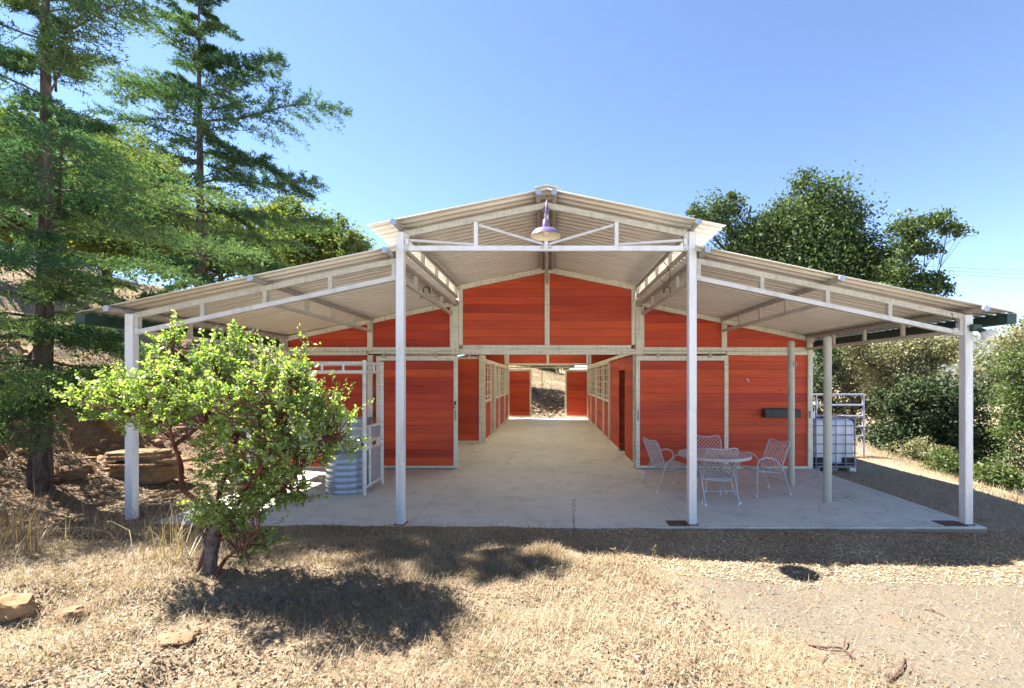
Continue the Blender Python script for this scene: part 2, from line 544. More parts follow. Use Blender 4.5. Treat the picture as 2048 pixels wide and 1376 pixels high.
M['deadwood'] = mat_bark('dead_branch_bark', (0.06, 0.035, 0.028), (0.17, 0.10, 0.08), (20, 20, 20), 0.5)
M['stone'] = mat_rock('tan_flagstone', (0.17, 0.095, 0.045), (0.34, 0.22, 0.12))
M['rock'] = mat_rock('orange_field_rock', (0.16, 0.085, 0.045), (0.32, 0.20, 0.12))
M['wire'] = mat_simple('wire', (0.03, 0.03, 0.035), 0.5)
M['cedar'] = mat_leaf('cedar_needles', [(0, (0.036, 0.085, 0.056)), (0.5, (0.066, 0.125, 0.066)), (1, (0.13, 0.185, 0.078))], 0.42, 0.0)
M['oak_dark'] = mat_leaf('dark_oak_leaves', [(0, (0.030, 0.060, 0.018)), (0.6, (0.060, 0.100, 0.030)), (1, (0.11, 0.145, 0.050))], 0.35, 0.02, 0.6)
M['oak_shade'] = mat_leaf('shaded_oak_leaves', [(0, (0.016, 0.034, 0.012)), (0.7, (0.034, 0.06, 0.02)), (1, (0.10, 0.12, 0.05))], 0.2, 0.02, 0.6)  # oak leaf colours darkened, the crown's shade painted in
M['oak_mid'] = mat_leaf('oak_leaves', [(0, (0.05, 0.085, 0.024)), (0.6, (0.090, 0.130, 0.036)), (1, (0.15, 0.17, 0.06))], 0.42, 0.02, 0.6)
M['oak_dusty'] = mat_leaf('dusty_oak_leaves', [(0, (0.12, 0.13, 0.070)), (0.6, (0.21, 0.21, 0.115)), (1, (0.29, 0.27, 0.17))], 0.35, 0.02, 0.6)
M['oak_light'] = mat_leaf('yellow_green_leaves', [(0, (0.075, 0.11, 0.024)), (0.6, (0.125, 0.165, 0.036)), (1, (0.20, 0.21, 0.06))], 0.48, 0.02, 0.6)
M['bush'] = mat_leaf('bush_leaves', [(0, (0.14, 0.235, 0.055)), (0.55, (0.24, 0.35, 0.09)), (0.90, (0.36, 0.43, 0.20)), (0.94, (0.40, 0.37, 0.30)), (0.985, (0.42, 0.38, 0.31)), (0.99, (0.42, 0.19, 0.02))], 0.64, 0.05, 0.4)
M['straw'] = mat_leaf('dry_straw', [(0, (0.15, 0.10, 0.058)), (0.5, (0.27, 0.20, 0.12)), (1, (0.38, 0.32, 0.22))], 0.25, 0.03)
M['litter'] = mat_leaf('leaf_litter', [(0, (0.10, 0.050, 0.032)), (0.45, (0.20, 0.130, 0.085)), (1, (0.36, 0.28, 0.20))], 0.1, 0.03)
M['mulch'] = mat_leaf('shredded_mulch', [(0, (0.20, 0.11, 0.06)), (0.45, (0.45, 0.31, 0.18)), (1, (0.62, 0.50, 0.34))], 0.1, 0.02)
M['weed'] = mat_leaf('weed_leaves', [(0, (0.06, 0.10, 0.03)), (1, (0.16, 0.19, 0.06))], 0.4, 0.04)
M['hill'] = mat_rock('haze_tinted_chaparral', (0.05, 0.065, 0.06), (0.09, 0.10, 0.085), 0.01)  # distance haze tinted into the slope's blue-green base colour

# ------------------------------------------------------------------ terrain
def vnoise(x, y, seed=0):
    """smooth value noise on arrays"""
    xi = np.floor(x).astype(np.int64); yi = np.floor(y).astype(np.int64)
    fx = x - xi; fy = y - yi
    fx = fx * fx * (3 - 2 * fx); fy = fy * fy * (3 - 2 * fy)
    def h(a, b):
        n = (a * 374761393 + b * 668265263 + seed * 1442695041) & 0x7fffffff
        n = ((n ^ (n >> 13)) * 1274126177) & 0x7fffffff
        return ((n ^ (n >> 16)) & 0xffff) / 65535.0
    return (h(xi, yi) * (1 - fx) + h(xi + 1, yi) * fx) * (1 - fy) + (h(xi, yi + 1) * (1 - fx) + h(xi + 1, yi + 1) * fx) * fy

SLAB = (-5.25, 5.68, 5.75, 21.65)
def terrain(x, y):
    x = np.asarray(x, float); y = np.asarray(y, float)
    z = np.interp(x, [-9, -6, -3, 0, 3, 5.8, 8, 12], [0.12, 0.06, 0.02, 0.0, -0.035, -0.09, -0.15, -0.2])
    # mound in the left foreground
    m = np.interp(x, [-9, -5, -2.2, -0.6, 0.8, 2.4], [0.45, 0.38, 0.27, 0.17, 0.07, 0.0])
    s = sstep(5.45, 4.05, y)
    z = z + m * s
    b = (vnoise(x * 2.1, y * 2.1, 1) - 0.5) * 0.16 + (vnoise(x * 5.3, y * 5.3, 2) - 0.5) * 0.07
    z = z + b * s * np.interp(x, [-2, 0.5, 2.0], [1, 0.6, 0.12])
    # cut bank and hill on the left
    d = -6.4 - x + 0.5 * (vnoise(y * 0.35, y * 0 + 3.3, 5) - 0.5) - np.clip(6.0 - y, 0, 6) * 0.35
    bank = np.interp(d, [0, 1.0, 1.7, 3.2, 16, 30, 120, 400], [0, 0.28, 0.62, 2.35, 7.0, 9.5, 14, 16])
    bn = (vnoise(x * 1.1, y * 1.1, 7) - 0.5) * 0.5 + (vnoise(x * 3.1, y * 3.1, 8) - 0.5) * 0.22
    z = z + bank + bn * sstep(0.3, 2.2, d)
    # rise behind the barn
    r = np.interp(y, [22.1, 23.2, 25.2, 27, 60, 300], [0, 0.5, 1.25, 1.15, 4.2, 12])
    r = r + (vnoise(x * 0.9, y * 0.9, 9) - 0.5) * 0.45 * sstep(22.3, 23.5, y)
    r = r * np.interp(x, [-2, 1.2, 6, 14], [1.15, 0.9, 0.6, 0.15])
    z = z + np.where(y > 22.1, r, 0) * sstep(-9.5, -5.5, x)
    # fall away on the right
    xd = 7.7 + 0.28 * np.clip(y - 7.5, 0, 20) + 0.3 * np.clip(6.5 - y, 0, 4)
    e = np.clip(x - xd, 0, None)
    z = z - np.interp(e, [0, 1.2, 6, 22, 60, 400], [0, 0.22, 2.2, 6.5, 9, 14])
    # small unevenness everywhere
    z = z + (vnoise(x * 1.7 + 9, y * 1.7, 3) - 0.5) * 0.035 + (vnoise(x * 11, y * 11, 4) - 0.5) * 0.014
    ins = (x > SLAB[0] + 0.05) & (x < SLAB[1] - 0.05) & (y > SLAB[2] + 0.05) & (y < SLAB[3] - 0.05)
    return np.where(ins, -0.20, z)

def tz(x, y):
    return float(terrain(np.array([x]), np.array([y]))[0])

def axis_pts(lo, hi, step, far, n):
    core = np.arange(lo, hi + 1e-6, step)
    g = np.geomspace(step, far, n)
    return np.concatenate([lo - np.cumsum(g)[::-1], core, hi + np.cumsum(g)])

def build_ground():
    xs = axis_pts(-11, 10, 0.07, 700, 60)
    ys = axis_pts(1.2, 13, 0.07, 700, 60)
    X, Y = np.meshgrid(xs, ys)
    Z = terrain(X, Y)
    v = np.stack([X, Y, Z], -1).reshape(-1, 3)
    nx, ny = len(xs), len(ys)
    i = (np.arange(ny - 1)[:, None] * nx + np.arange(nx - 1)[None, :]).ravel()
    f = np.stack([i, i + 1, i + 1 + nx, i + nx], -1)
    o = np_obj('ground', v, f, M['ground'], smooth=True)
    tag(o, kind='structure')
build_ground()

# slab
sb = MB().cbox(SLAB[0], SLAB[1], SLAB[2], SLAB[3], -0.32, 0.0, 0.012)
tag(sb.build('concrete_slab', M['concrete']), kind='structure')

# ------------------------------------------------------------------ the barn
YF, YW, YB = 5.9, 9.56, 21.3
YE = 5.65                                   # front edge of the roofs
def zm(x): return 4.32 - 0.205 * abs(x)
def zw(x): return 3.60 - 0.21 * (abs(x) - 1.9)
def wx(px): return (px - CXP) * YW / F + CAM.x
def wz(py): return CAM.z - (py - CYP) * YW / F

barn = empty('barn', (0, 14, 0))
tag(barn, 'red plank horse barn with raised centre aisle, cream frames and deep open porch', 'barn')
BI = Matrix.Translation((0, -14, 0))
_real_link = link
def blink(o, parent):
    """parent to a barn part that sits at the barn's origin, keeping world coordinates"""
    return o
def bpart(mb, name, mat, smooth=False, parent=None):
    o = mb.build(name, mat, None, smooth)
    o.parent = parent or barn
    if parent is None:
        o.matrix_parent_inverse = BI
    return o
def bempty(name):
    o = empty(name)
    o.parent = barn
    o.matrix_parent_inverse = BI
    return o

# roofs: ribbed sheets running down the slope
def roof_sheet(x0, z0, x1, z1, y0, y1, name, mat=None):
    per = [(0, 0), (0.078, 0), (0.094, 0.032), (0.134, 0.032)]
    ys = []; hs = []
    y = y0
    while y < y1:
        for a, h in per:
            ys.append(y + a); hs.append(h)
        y += 0.15
    ys.append(y); hs.append(0)
    ys = np.array(ys); hs = np.array(hs); n = len(ys)
    rows = []
    for off in (0.0, 0.005):
        for (x, z) in ((x0, z0), (x1, z1)):
            rows.append(np.stack([np.full(n, x), ys, z + hs + off], -1))
    v = np.concatenate(rows)
    i = np.arange(n - 1)
    a, b, c, d = 0, n, 2 * n, 3 * n
    f = [np.stack([a + i, a + i + 1, b + i + 1, b + i], -1), np.stack([c + i, d + i, d + i + 1, c + i + 1], -1),
         np.stack([a + i, c + i, c + i + 1, a + i + 1], -1), np.stack([b + i, b + i + 1, d + i + 1, d + i], -1),
         np.array([[a, b, d, c], [a + n - 1, c + n - 1, d + n - 1, b + n - 1]])]
    o = np_obj(name, v, np.concatenate(f), mat or M['roof'])
    o.parent = barn; o.matrix_parent_inverse = BI
    return o
for s in (-1, 1):
    for k, (ya, yb, sky_) in enumerate(((YE, 10.9, 0), (10.9, 12.7, 1), (12.7, 14.8, 0), (14.8, 16.6, 1), (16.6, 18.7, 0), (18.7, 20.2, 1), (20.2, 21.9, 0))):
        n_ = round((yb - ya) / 0.15); yb = ya + 0.15 * n_ - 0.01
        roof_sheet(0.0, zm(0), s * 2.28, zm(2.28), ya, yb, 'skylight_panel' if sky_ else 'main_roof', M['skylight'] if sky_ else None)
    roof_sheet(s * 1.93, zw(1.93), s * 5.95, zw(5.95), YE, 21.9, 'wing_roof')
    g = MB()
    ge = s * 5.85
    gx0, gx1 = sorted((ge, ge + s * 0.12))
    zt = zw(5.95) - 0.006
    g.box(gx0, gx1, YE + 0.02, 21.9, zt - 0.13, zt - 0.122)
    g.box(gx0, gx0 + 0.006, YE + 0.02, 21.9, zt - 0.122, zt)
    g.box(gx1 - 0.006, gx1, YE + 0.02, 21.9, zt - 0.122, zt)
    g.box(gx0 + 0.006, gx1 - 0.006, YE + 0.02, YE + 0.026, zt - 0.122, zt)
    bpart(g, 'gutter', M['gutter'])
rc = MB()
for s in (-1, 1):
    rc.add([(0, YE + 0.004, 4.372), (s * 0.15, YE + 0.004, 4.372 - 0.0308), (s * 0.15, 21.9, 4.372 - 0.0308), (0, 21.9, 4.372),
            (0, YE + 0.004, 4.366), (s * 0.15, YE + 0.004, 4.366 - 0.0308), (s * 0.15, 21.9, 4.366 - 0.0308), (0, 21.9, 4.366)],
           [(0, 1, 2, 3), (7, 6, 5, 4), (0, 4, 5, 1), (1, 5, 6, 2), (2, 6, 7, 3)])
bpart(rc, 'ridge_cap', M['roof'])

# purlin pipes with capped ends
PR = 0.036
def purlin(x, z):
    p = bpart(MB().tube([(x, YE - 0.035, z), (x, 21.8, z)], PR, 12), 'purlin', M['purlin'], True)
    c = MB().tube([(x, YE - 0.042, z), (x, YE - 0.030, z)], PR + 0.003, 12)
    bpart(c, 'end_cap', M['blue_galv'], True, parent=p)
for s in (-1, 1):
    purlin(s * 0.10, zm(0.10) - PR - 0.004)
    purlin(s * 1.92, zm(1.92) - PR - 0.004)
    purlin(s * 2.03, zw(2.03) - PR - 0.004)
    purlin(s * 3.72, zw(3.72) - PR - 0.004)
    purlin(s * 5.53, zw(5.53) - PR - 0.004)

# front posts
for x, zt in ((-1.92, zm(1.92) - 0.082), (1.92, zm(1.92) - 0.082), (-5.47, zw(5.47) - 0.082), (5.54, zw(5.54) - 0.082)):
    zb = 0.0 if abs(x) < 5.2 or x > 0 else tz(x, YF) - 0.05
    p = bpart(MB().cbox(x - 0.052, x + 0.052, YF - 0.052, YF + 0.052, zb, zt, 0.008), 'post', M['post'])
    bpart(MB().cbox(x - 0.075, x + 0.075, YF - 0.075, YF + 0.075, zb, zb + 0.008 if x > -5 else zb + 0.06, 0.003), 'base_plate', M['rust'], parent=p)

# front trusses
def sub(mb, name, mat, parent):
    o = mb.build(name, mat); o.parent = parent
    return o
tr = bempty('front_truss')
for s in (-1, 1):
    sub(MB().bar((0, YF, zm(0) - 0.122), (s * 1.868, YF, zm(1.868) - 0.122), 0.05, 0.075), 'top_chord', M['truss'], tr)
    sub(MB().bar((s * 0.925, YF, 3.663), (s * 0.925, YF, zm(0.925) - 0.16), 0.06, 0.05), 'web_post', M['post'], tr)
    sub(MB().bar((s * 1.835, YF, 3.663), (s * 1.835, YF, zm(1.835) - 0.16), 0.05, 0.05), 'web_post', M['post'], tr)
    sub(MB().bar((s * 0.89, YF + 0.002, zm(0.925) - 0.19), (s * 0.035, YF + 0.002, 3.69), 0.022, 0.032), 'diagonal', M['chord'], tr)
    sub(MB().bar((s * 1.80, YF + 0.002, zm(1.8) - 0.21), (s * 0.955, YF + 0.002, 3.685), 0.022, 0.032), 'diagonal', M['chord'], tr)
sub(MB().bar((-1.868, YF, 3.63), (1.868, YF, 3.63), 0.052, 0.065), 'bottom_chord', M['post'], tr)
sub(MB().bar((0, YF, 3.663), (0, YF, zm(0) - 0.16), 0.055, 0.052), 'king_post', M['post'], tr)
for s in (-1, 1):
    t = bempty('wing_truss')
    xo = 5.418 if s < 0 else 5.488
    sub(MB().bar((s * 1.975, YF, zw(1.975) - 0.118), (s * xo, YF, zw(xo) - 0.118), 0.05, 0.07), 'top_chord', M['truss'], t)
    sub(MB().bar((s * 1.975, YF, zw(1.975) - 0.34), (s * xo, YF, zw(xo) - 0.34), 0.052, 0.058), 'bottom_chord', M['chord'], t)
    for x in (2.005, 2.84, 3.70, 4.52, xo - 0.03):
        sub(MB().bar((s * x, YF, zw(x) - 0.315), (s * x, YF, zw(x) - 0.15), 0.062, 0.05), 'web_post', M['truss'], t)

for s in (-1, 1):
    for x, z, ww, hh in ((1.845, 3.64, 0.075, 0.085), (1.845, zm(1.85) - 0.15, 0.075, 0.085), (2.0, zw(2.0) - 0.33, 0.07, 0.085), (5.38, zw(5.38) - 0.33, 0.075, 0.08), (0.05, 3.645, 0.05, 0.05)):
        gp = bpart(MB().cbox(s * x - ww / 2, s * x + ww / 2, YF - 0.0335, YF - 0.0275, z - hh / 2, z + hh / 2, 0.002), 'gusset_plate', M['chord'])
        bb_ = MB()
        for bx_, bz_ in ((-0.3, -0.28), (0.3, -0.28), (-0.3, 0.28), (0.3, 0.28)):
            bb_.tube([(s * x + bx_ * ww, YF - 0.042, z + bz_ * hh), (s * x + bx_ * ww, YF - 0.033, z + bz_ * hh)], 0.0075, 6)
        bpart(bb_, 'bolt_heads', M['purlin'], parent=gp)

# trusses running from the front posts back to the wall
Y0, Y1 = YF + 0.06, YW - 0.05
VY = (6.94, 7.78, 8.62)
def side_truss(x, ztop, zbot, name, upper=False):
    t = bempty(name)
    if upper:
        sub(MB().bar((x, Y0, ztop - 0.025), (x, Y1, ztop - 0.025), 0.05, 0.05), 'top_chord', M['truss'], t)
        ztop -= 0.05
    sub(MB().bar((x, Y0, zbot), (x, Y1, zbot), 0.05, 0.05), 'bottom_chord', M['truss'], t)
    for y in VY + (Y1 - 0.03,):
        sub(MB().bar((x, y, zbot + 0.025), (x, y, ztop), 0.045, 0.045), 'web_post', M['truss'], t)
for s in (-1, 1):
    side_truss(s * 1.92, zm(1.92) - 0.072, 3.655, 'eave_truss')
    side_truss(s * 2.03, zw(2.03) - 0.072, 3.29, 'purlin_truss')
    side_truss(s * 3.72, zw(3.72) - 0.072, zw(3.72) - 0.29, 'purlin_truss')
    side_truss(s * 5.53, zw(5.53) - 0.072, zw(5.53) - 0.29, 'purlin_truss')
side_truss(0.0, zm(0) - 0.075, zm(0) - 0.36, 'ridge_truss', True)

# ---- planked panels
def clip_poly(poly, fn):
    out = []
    n = len(poly)
    for i in range(n):
        a, b = poly[i], poly[(i + 1) % n]
        fa, fb = fn(a), fn(b)
        if fa >= 0: out.append(a)
        if (fa >= 0) != (fb >= 0):
            t = fa / (fa - fb)
            out.append((a[0] + (b[0] - a[0]) * t, a[1] + (b[1] - a[1]) * t))
    return out
_pc = {}
def plank_mesh(poly, axis, face, t=0.022):
    key = (axis, face) + tuple(round(c, 3) for p in poly for c in p)
    if key in _pc: return _pc[key]
    cu = sum(p[0] for p in poly) / len(poly); cz = sum(p[1] for p in poly) / len(poly)
    sg = lambda v: (v > 1e-4) - (v < -1e-4)
    def P(u, z, d):
        return (u, face * d, z) if axis == 'x' else (face * d, u, z)
    n = len(poly)
    vs = [P(u + sg(cu - u) * 0.003, z + sg(cz - z) * 0.0035, 0) for u, z in poly] + [P(u, z, 0.004) for u, z in poly] + [P(u, z, t) for u, z in poly]
    fs = [tuple(range(n)), tuple(2 * n + k for k in reversed(range(n)))]
    for r in (0, n):
        for k in range(n):
            j = (k + 1) % n
            fs.append((r + k, r + n + k, r + n + j, r + j))
    m = MB(); m.add(vs, fs)
    me = m.mesh('plank', M['plank'])
    import bmesh
    bm = bmesh.new(); bm.from_mesh(me)
    bmesh.ops.recalc_face_normals(bm, faces=bm.faces)
    bm.to_mesh(me); bm.free()
    _pc[key] = me
    return me

def planks(parent, axis, plane, u0, u1, z0, z1, face=1, ztop=None, h=0.172, backing=True):
    """planks whose visible face lies at `plane`; depth grows along face"""
    z = z0; k = 0
    while z < z1 - 0.02:
        zz = min(z + h, z1)
        if z1 - zz < 0.05: zz = z1
        poly = [(u0, z), (u1, z), (u1, zz - 0.0015), (u0, zz - 0.0015)]
        if ztop:
            poly = clip_poly(poly, lambda p: ztop(p[0]) - p[1])
        if len(poly) >= 3 and max(p[1] for p in poly) - min(p[1] for p in poly) > 0.02:
            du, dz = poly[0]
            loc = [(p[0] - u0, p[1] - z) for p in poly]
            me = plank_mesh(loc, axis, face)
            o = bpy.data.objects.new('plank', me)
            jit = random.uniform(0, 0.002)
            o.location = (u0, plane + face * jit, z) if axis == 'x' else (plane + face * jit, u0, z)
            link(o, parent)
        z = zz; k += 1
    if backing:
        poly = [(u0, z0), (u1, z0), (u1, z1), (u0, z1)]
        if ztop: poly = clip_poly(poly, lambda p: ztop(p[0]) - p[1])
        n = len(poly)
        def P(u, zc, d):
            return (u, plane + face * d, zc) if axis == 'x' else (plane + face * d, u, zc)
        m = MB()
        m.add([P(u, zc, 0.0275) for u, zc in poly] + [P(u, zc, 0.04) for u, zc in poly],
              [tuple(range(n)), tuple(n + i for i in reversed(range(n)))] + [(i, n + i, n + (i + 1) % n, (i + 1) % n) for i in range(n)])
        sub(m, 'backing_board', M['back'], parent)

FP = YW - 0.035                                 # frames stand proud of the planks
def fr(x0, x1, z0, z1, name='frame_rail', y0=None, y1=None, mat=None, parent=None):
    m = MB().cbox(min(x0, x1), max(x0, x1), FP if y0 is None else y0, YW + 0.04 if y1 is None else y1, z0, z1, 0.006)
    return bpart(m, name, mat or M['frame'], parent=parent)

ZH = wz(690)                                    # top of the header over the aisle
def gtop(x): return zm(x) - 0.135
def wtop(x): return zw(x) - 0.115
for s in (-1, 1):
    g = bempty('gable_panel')
    a, b = sorted((s * 0.055, s * 1.80))
    planks(g, 'x', YW, a, b, ZH + 0.004, 4.3, 1, gtop)
    # sloping trim under the roof
    bpart(MB().bar((s * 0.05, YW - 0.005, zm(0.05) - 0.075), (s * 1.99, YW - 0.005, zm(1.99) - 0.075), 0.075, 0.11), 'gable_trim', M['frame'])
    bpart(MB().bar((s * 2.06, YW - 0.005, zw(2.06) - 0.065), (s * 5.70, YW - 0.005, zw(5.70) - 0.065), 0.075, 0.095), 'gable_trim', M['frame'])
    # double main post beside the aisle
    fr(s * 1.80, s * 1.885, ZH, zm(1.885) - 0.125, 'wall_post')
    fr(s * 1.89, s * 2.045, 2.42, zw(2.045) - 0.11, 'wall_post', FP - 0.012)
    fr(s * 2.048, s * 2.075, 2.59, zw(2.075) - 0.11, 'wall_post')
    # middle and corner posts
    xm = s * 3.78
    fr(xm - 0.055, xm + 0.055, 2.59, zw(3.84) - 0.115, 'wall_post', FP - 0.004)
    fr(xm - 0.055, xm + 0.055, 0.0, 2.42, 'wall_post', FP + 0.006)
    fr(s * 5.56, s * 5.665, 0.0, zw(5.67) - 0.115, 'wall_post', FP - 0.006)
    # upper wing panels
    p1 = bempty('wall_panel'); a, b = sorted((s * 2.078, xm - s * 0.057))
    planks(p1, 'x', YW, a, b, 2.595, 3.6, 1, wtop)
    p2 = bempty('wall_panel'); a, b = sorted((xm + s * 0.057, s * 5.558))
    planks(p2, 'x', YW, a, b, 2.595, 3.3, 1, wtop)
    # rails under the upper panels
    fr(s * 1.91, s * 5.555, 2.505, 2.59, 'frame_rail', FP - 0.001)
    fr(xm + s * 0.058, s * 5.555, 2.42, 2.50, 'frame_rail', FP + 0.002)
    # sliding door track
    tk = fr(s * 1.60, xm, 2.445, 2.495, 'door_track', FP - 0.075, FP - 0.002)
    for hx in (2.35, 3.45):
        bpart(MB().cbox(s * hx - 0.03, s * hx + 0.03, FP - 0.09, FP - 0.078, 2.36, 2.47, 0.003), 'track_bracket', M['purlin'], parent=tk)
    # lower outer bay
    p3 = bempty('wall_panel'); a, b = sorted((xm + s * 0.057, s * 5.558))
    planks(p3, 'x', YW, a, b, 0.05, 2.415, 1)
    fr(xm + s * 0.057, s * 5.558, 0.0, 0.048, 'frame_rail', FP + 0.004)
    # wall behind the parked door
    p4 = bempty('wall_panel'); a, b = sorted((s * 1.93, xm - s * 0.057))
    planks(p4, 'x', YW + 0.004, a, b, 0.05, 2.415, 1, None, 0.172, True)
fr(-0.052, 0.052, ZH, zm(0) - 0.07, 'wall_post', FP - 0.006)
fr(-1.795, 1.795, 2.555, ZH - 0.002, 'header_rail', FP - 0.004)
fr(-1.885, 1.885, 2.43, 2.552, 'header_rail', FP - 0.02)

# the two front sliding doors, parked against the wall
def door(x0, x1, z0, z1, yf, name, handle_x, hz=1.05, face=1, pl=0.17):
    d = bempty(name)
    st = 0.085
    for (a, b, c, e, nm) in ((x0, x1, z1 - 0.10, z1, 'top_rail'), (x0, x1, z0, z0 + 0.055, 'bottom_rail'),
                             (x0, x0 + st, z0 + 0.056, z1 - 0.101, 'stile'), (x1 - st, x1, z0 + 0.056, z1 - 0.101, 'stile')):
        sub(MB().cbox(a, b, yf, yf + 0.045, c, e, 0.005), nm, M['frame'], d)
    planks(d, 'x', yf + 0.014, x0 + st + 0.002, x1 - st - 0.002, z0 + 0.058, z1 - 0.105, 1, None, pl, False)
    sub(MB().box(x0 + st, x1 - st, yf + 0.0405, yf + 0.044, z0 + 0.056, z1 - 0.101), 'backing_board', M['back'], d)
    if handle_x is not None:
        h = MB().tube([(handle_x, yf, hz), (handle_x, yf - 0.04, hz + 0.015), (handle_x, yf - 0.04, hz + 0.16), (handle_x, yf, hz + 0.175)], 0.009, 6)
        h.cbox(handle_x - 0.018, handle_x + 0.018, yf - 0.008, yf - 0.001, hz - 0.02, hz + 0.20, 0.002)
        sub(h, 'handle', M['purlin'], d)
    return d
door(-3.62, -1.895, 0.02, 2.40, FP - 0.065, 'sliding_door', -1.94)
door(1.880, 3.84, 0.02, 2.40, FP - 0.065, 'sliding_door', 1.925)
lk = bpart(MB().cbox(-1.965, -1.925, FP - 0.09, FP - 0.068, 1.36, 1.44, 0.004).tube([(-1.96, FP - 0.085, 1.34), (-1.975, FP - 0.09, 1.29), (-1.95, FP - 0.09, 1.28), (-1.945, FP - 0.085, 1.33)], 0.006, 6), 'door_latch', M['darkgrey'])

# ---- aisle
XA = 1.90
ZR = 2.50
def rail_y(x, y0, y1, z0, z1, name, wd=0.07):
    return bpart(MB().cbox(x - wd / 2, x + wd / 2, y0, y1, z0, z1, 0.005), name, M['frame'])
def grille(parent, x, y0, y1, z0, z1, nbars=6, nv=3):
    for k in range(nbars):
        z = z0 + (z1 - z0) * (k + 0.5) / nbars
        sub(MB().tube([(x, y0, z), (x, y1, z)], 0.013, 6), 'grille_bar', M['rail'], parent)
    for k in range(nv + 1):
        y = y0 + (y1 - y0) * k / nv
        sub(MB().cbox(x - 0.024, x + 0.024, y - 0.02, y + 0.02, z0, z1, 0.003), 'grille_post', M['frame'], parent)
def stall_front(s, y0, y1, name='stall_front'):
    d = bempty(name)
    x = s * XA
    planks(d, 'y', x, y0, y1, 0.06, 1.19, s, None, 0.17)
    sub(MB().cbox(x - 0.04, x + 0.04, y0, y1, 1.195, 1.26, 0.005), 'sill_rail', M['frame'], d)
    sub(MB().cbox(x - 0.04, x + 0.04, y0, y1, 2.38, 2.44, 0.005), 'top_rail', M['frame'], d)
    sub(MB().cbox(x - 0.035, x + 0.035, y0, y1, 0.0, 0.058, 0.005), 'kick_rail', M['frame'], d)
    grille(d, x, y0 + 0.03, y1 - 0.03, 1.261, 2.379, 5, max(2, int((y1 - y0) / 0.55)))
# right side: boarded room with a doorway, then stalls
pr = bempty('aisle_wall')
planks(pr, 'y', XA, 9.64, 10.95, 0.06, 2.44, 1, None, 0.17)
planks(pr, 'y', XA, 10.95, 11.88, 2.14, 2.44, 1, None, 0.15)
planks(pr, 'y', XA, 11.88, 13.56, 0.06, 2.44, 1, None, 0.17)
sub(MB().cbox(XA - 0.035, XA + 0.035, 9.64, 10.95, 0.0, 0.058, 0.005), 'kick_rail', M['frame'], pr)
sub(MB().cbox(XA - 0.035, XA + 0.035, 11.88, 13.56, 0.0, 0.058, 0.005), 'kick_rail', M['frame'], pr)
rd = bempty('room_door')
planks(rd, 'x', 11.98, XA + 0.06, XA + 0.95, 0.03, 2.12, 1, None, 0.17)
rail_y(XA, 9.62, 21.2, 2.445, 2.53, 'aisle_rail', 0.09)
for y0, y1 in ((13.64, 14.96), (15.08, 17.2), (17.32, 19.36), (19.48, 21.2)):
    stall_front(1, y0, y1)
for y in (9.60, 13.60, 15.02, 17.26, 19.42):
    hh = 2.44 if y > 9.7 else 2.42
    bpart(MB().cbox(XA - 0.055, XA + 0.045, y - 0.04 if y > 9.7 else y + 0.002, y + 0.036, 0.0, hh, 0.006), 'aisle_post', M['frame'])
# left side: an open bay, a cross partition, then stalls
pt = bempty('cross_partition')
planks(pt, 'x', 13.42, -5.50, -2.06, 0.06, 2.50, 1, None, 0.172)
sub(MB().cbox(-5.5, -2.06, 13.40, 13.47, 2.503, 2.58, 0.005), 'top_rail', M['frame'], pt)
sub(MB().cbox(-5.5, -2.06, 13.40, 13.47, 0.0, 0.058, 0.005), 'kick_rail', M['frame'], pt)
bpart(MB().cbox(-2.055, -1.86, 13.36, 13.46, 0.0, 2.62, 0.008), 'aisle_post', M['frame'])
rail_y(-XA - 0.05, 13.47, 21.2, 2.445, 2.53, 'aisle_rail', 0.09)
for y0, y1 in ((13.50, 14.86), (16.02, 17.2), (17.32, 19.36), (19.48, 21.2)):
    stall_front(-1, y0, y1)
for y in (14.92, 15.96, 17.26, 19.42):
    bpart(MB().cbox(-XA - 0.045, -XA + 0.055, y - 0.04, y + 0.04, 0.0, 2.44, 0.006), 'aisle_post', M['frame'])
# stall partitions behind the fronts and the outer side walls
for s in (-1, 1):
    for y in (13.5 if s > 0 else None, 17.26):
        if y is None: continue
        q = bempty('stall_partition')
        a, b = sorted((s * 2.05, s * 5.5))
        planks(q, 'x', y, a, b, 0.06, 2.4, 1, None, 0.30)
    q = bempty('side_wall')
    secs = ((9.66, 21.2),) if s > 0 else ((9.66, 10.4), (12.6, 14.4), (16.0, 18.0), (20.0, 21.2))
    for y0, y1 in secs:
        planks(q, 'y', s * 5.56, y0, y1, 0.06, 2.45, s, None, 0.30)
    if s < 0:
        for y0, y1 in ((10.4, 12.6), (14.4, 16.0), (18.0, 20.0)):
            planks(q, 'y', s * 5.56, y0, y1, 0.06 if y0 != 14.4 else 2.2, 1.2 if y0 != 14.4 else 2.45, s, None, 0.30)
# far end wall
fw = bempty('far_wall')
for s in (-1, 1):
    a, b = sorted((s * 0.06, s * 1.86)); planks(fw, 'x', YB, a, b, 2.66, 4.2, 1, gtop, 0.2)
    a, b = sorted((s * 2.06, s * 3.7)); planks(fw, 'x', YB, a, b, 0.05, 3.5, 1, wtop, 0.25)
    a, b = sorted((s * 3.8, s * 5.5)); planks(fw, 'x', YB, a, b, 0.05, 3.2, 1, wtop, 0.25)
    sub(MB().cbox(min(s * 1.87, s * 2.05), max(s * 1.87, s * 2.05), YB - 0.03, YB + 0.04, 0, zw(2.05) - 0.05, 0.005), 'wall_post', M['frame'], fw)
    sub(MB().cbox(s * 3.75 - 0.04, s * 3.75 + 0.04, YB - 0.03, YB + 0.04, 0, zw(3.8) - 0.05, 0.005), 'wall_post', M['frame'], fw)
sub(MB().cbox(-0.055, 0.055, YB - 0.03, YB + 0.04, 2.66, zm(0) - 0.05, 0.005), 'wall_post', M['frame'], fw)
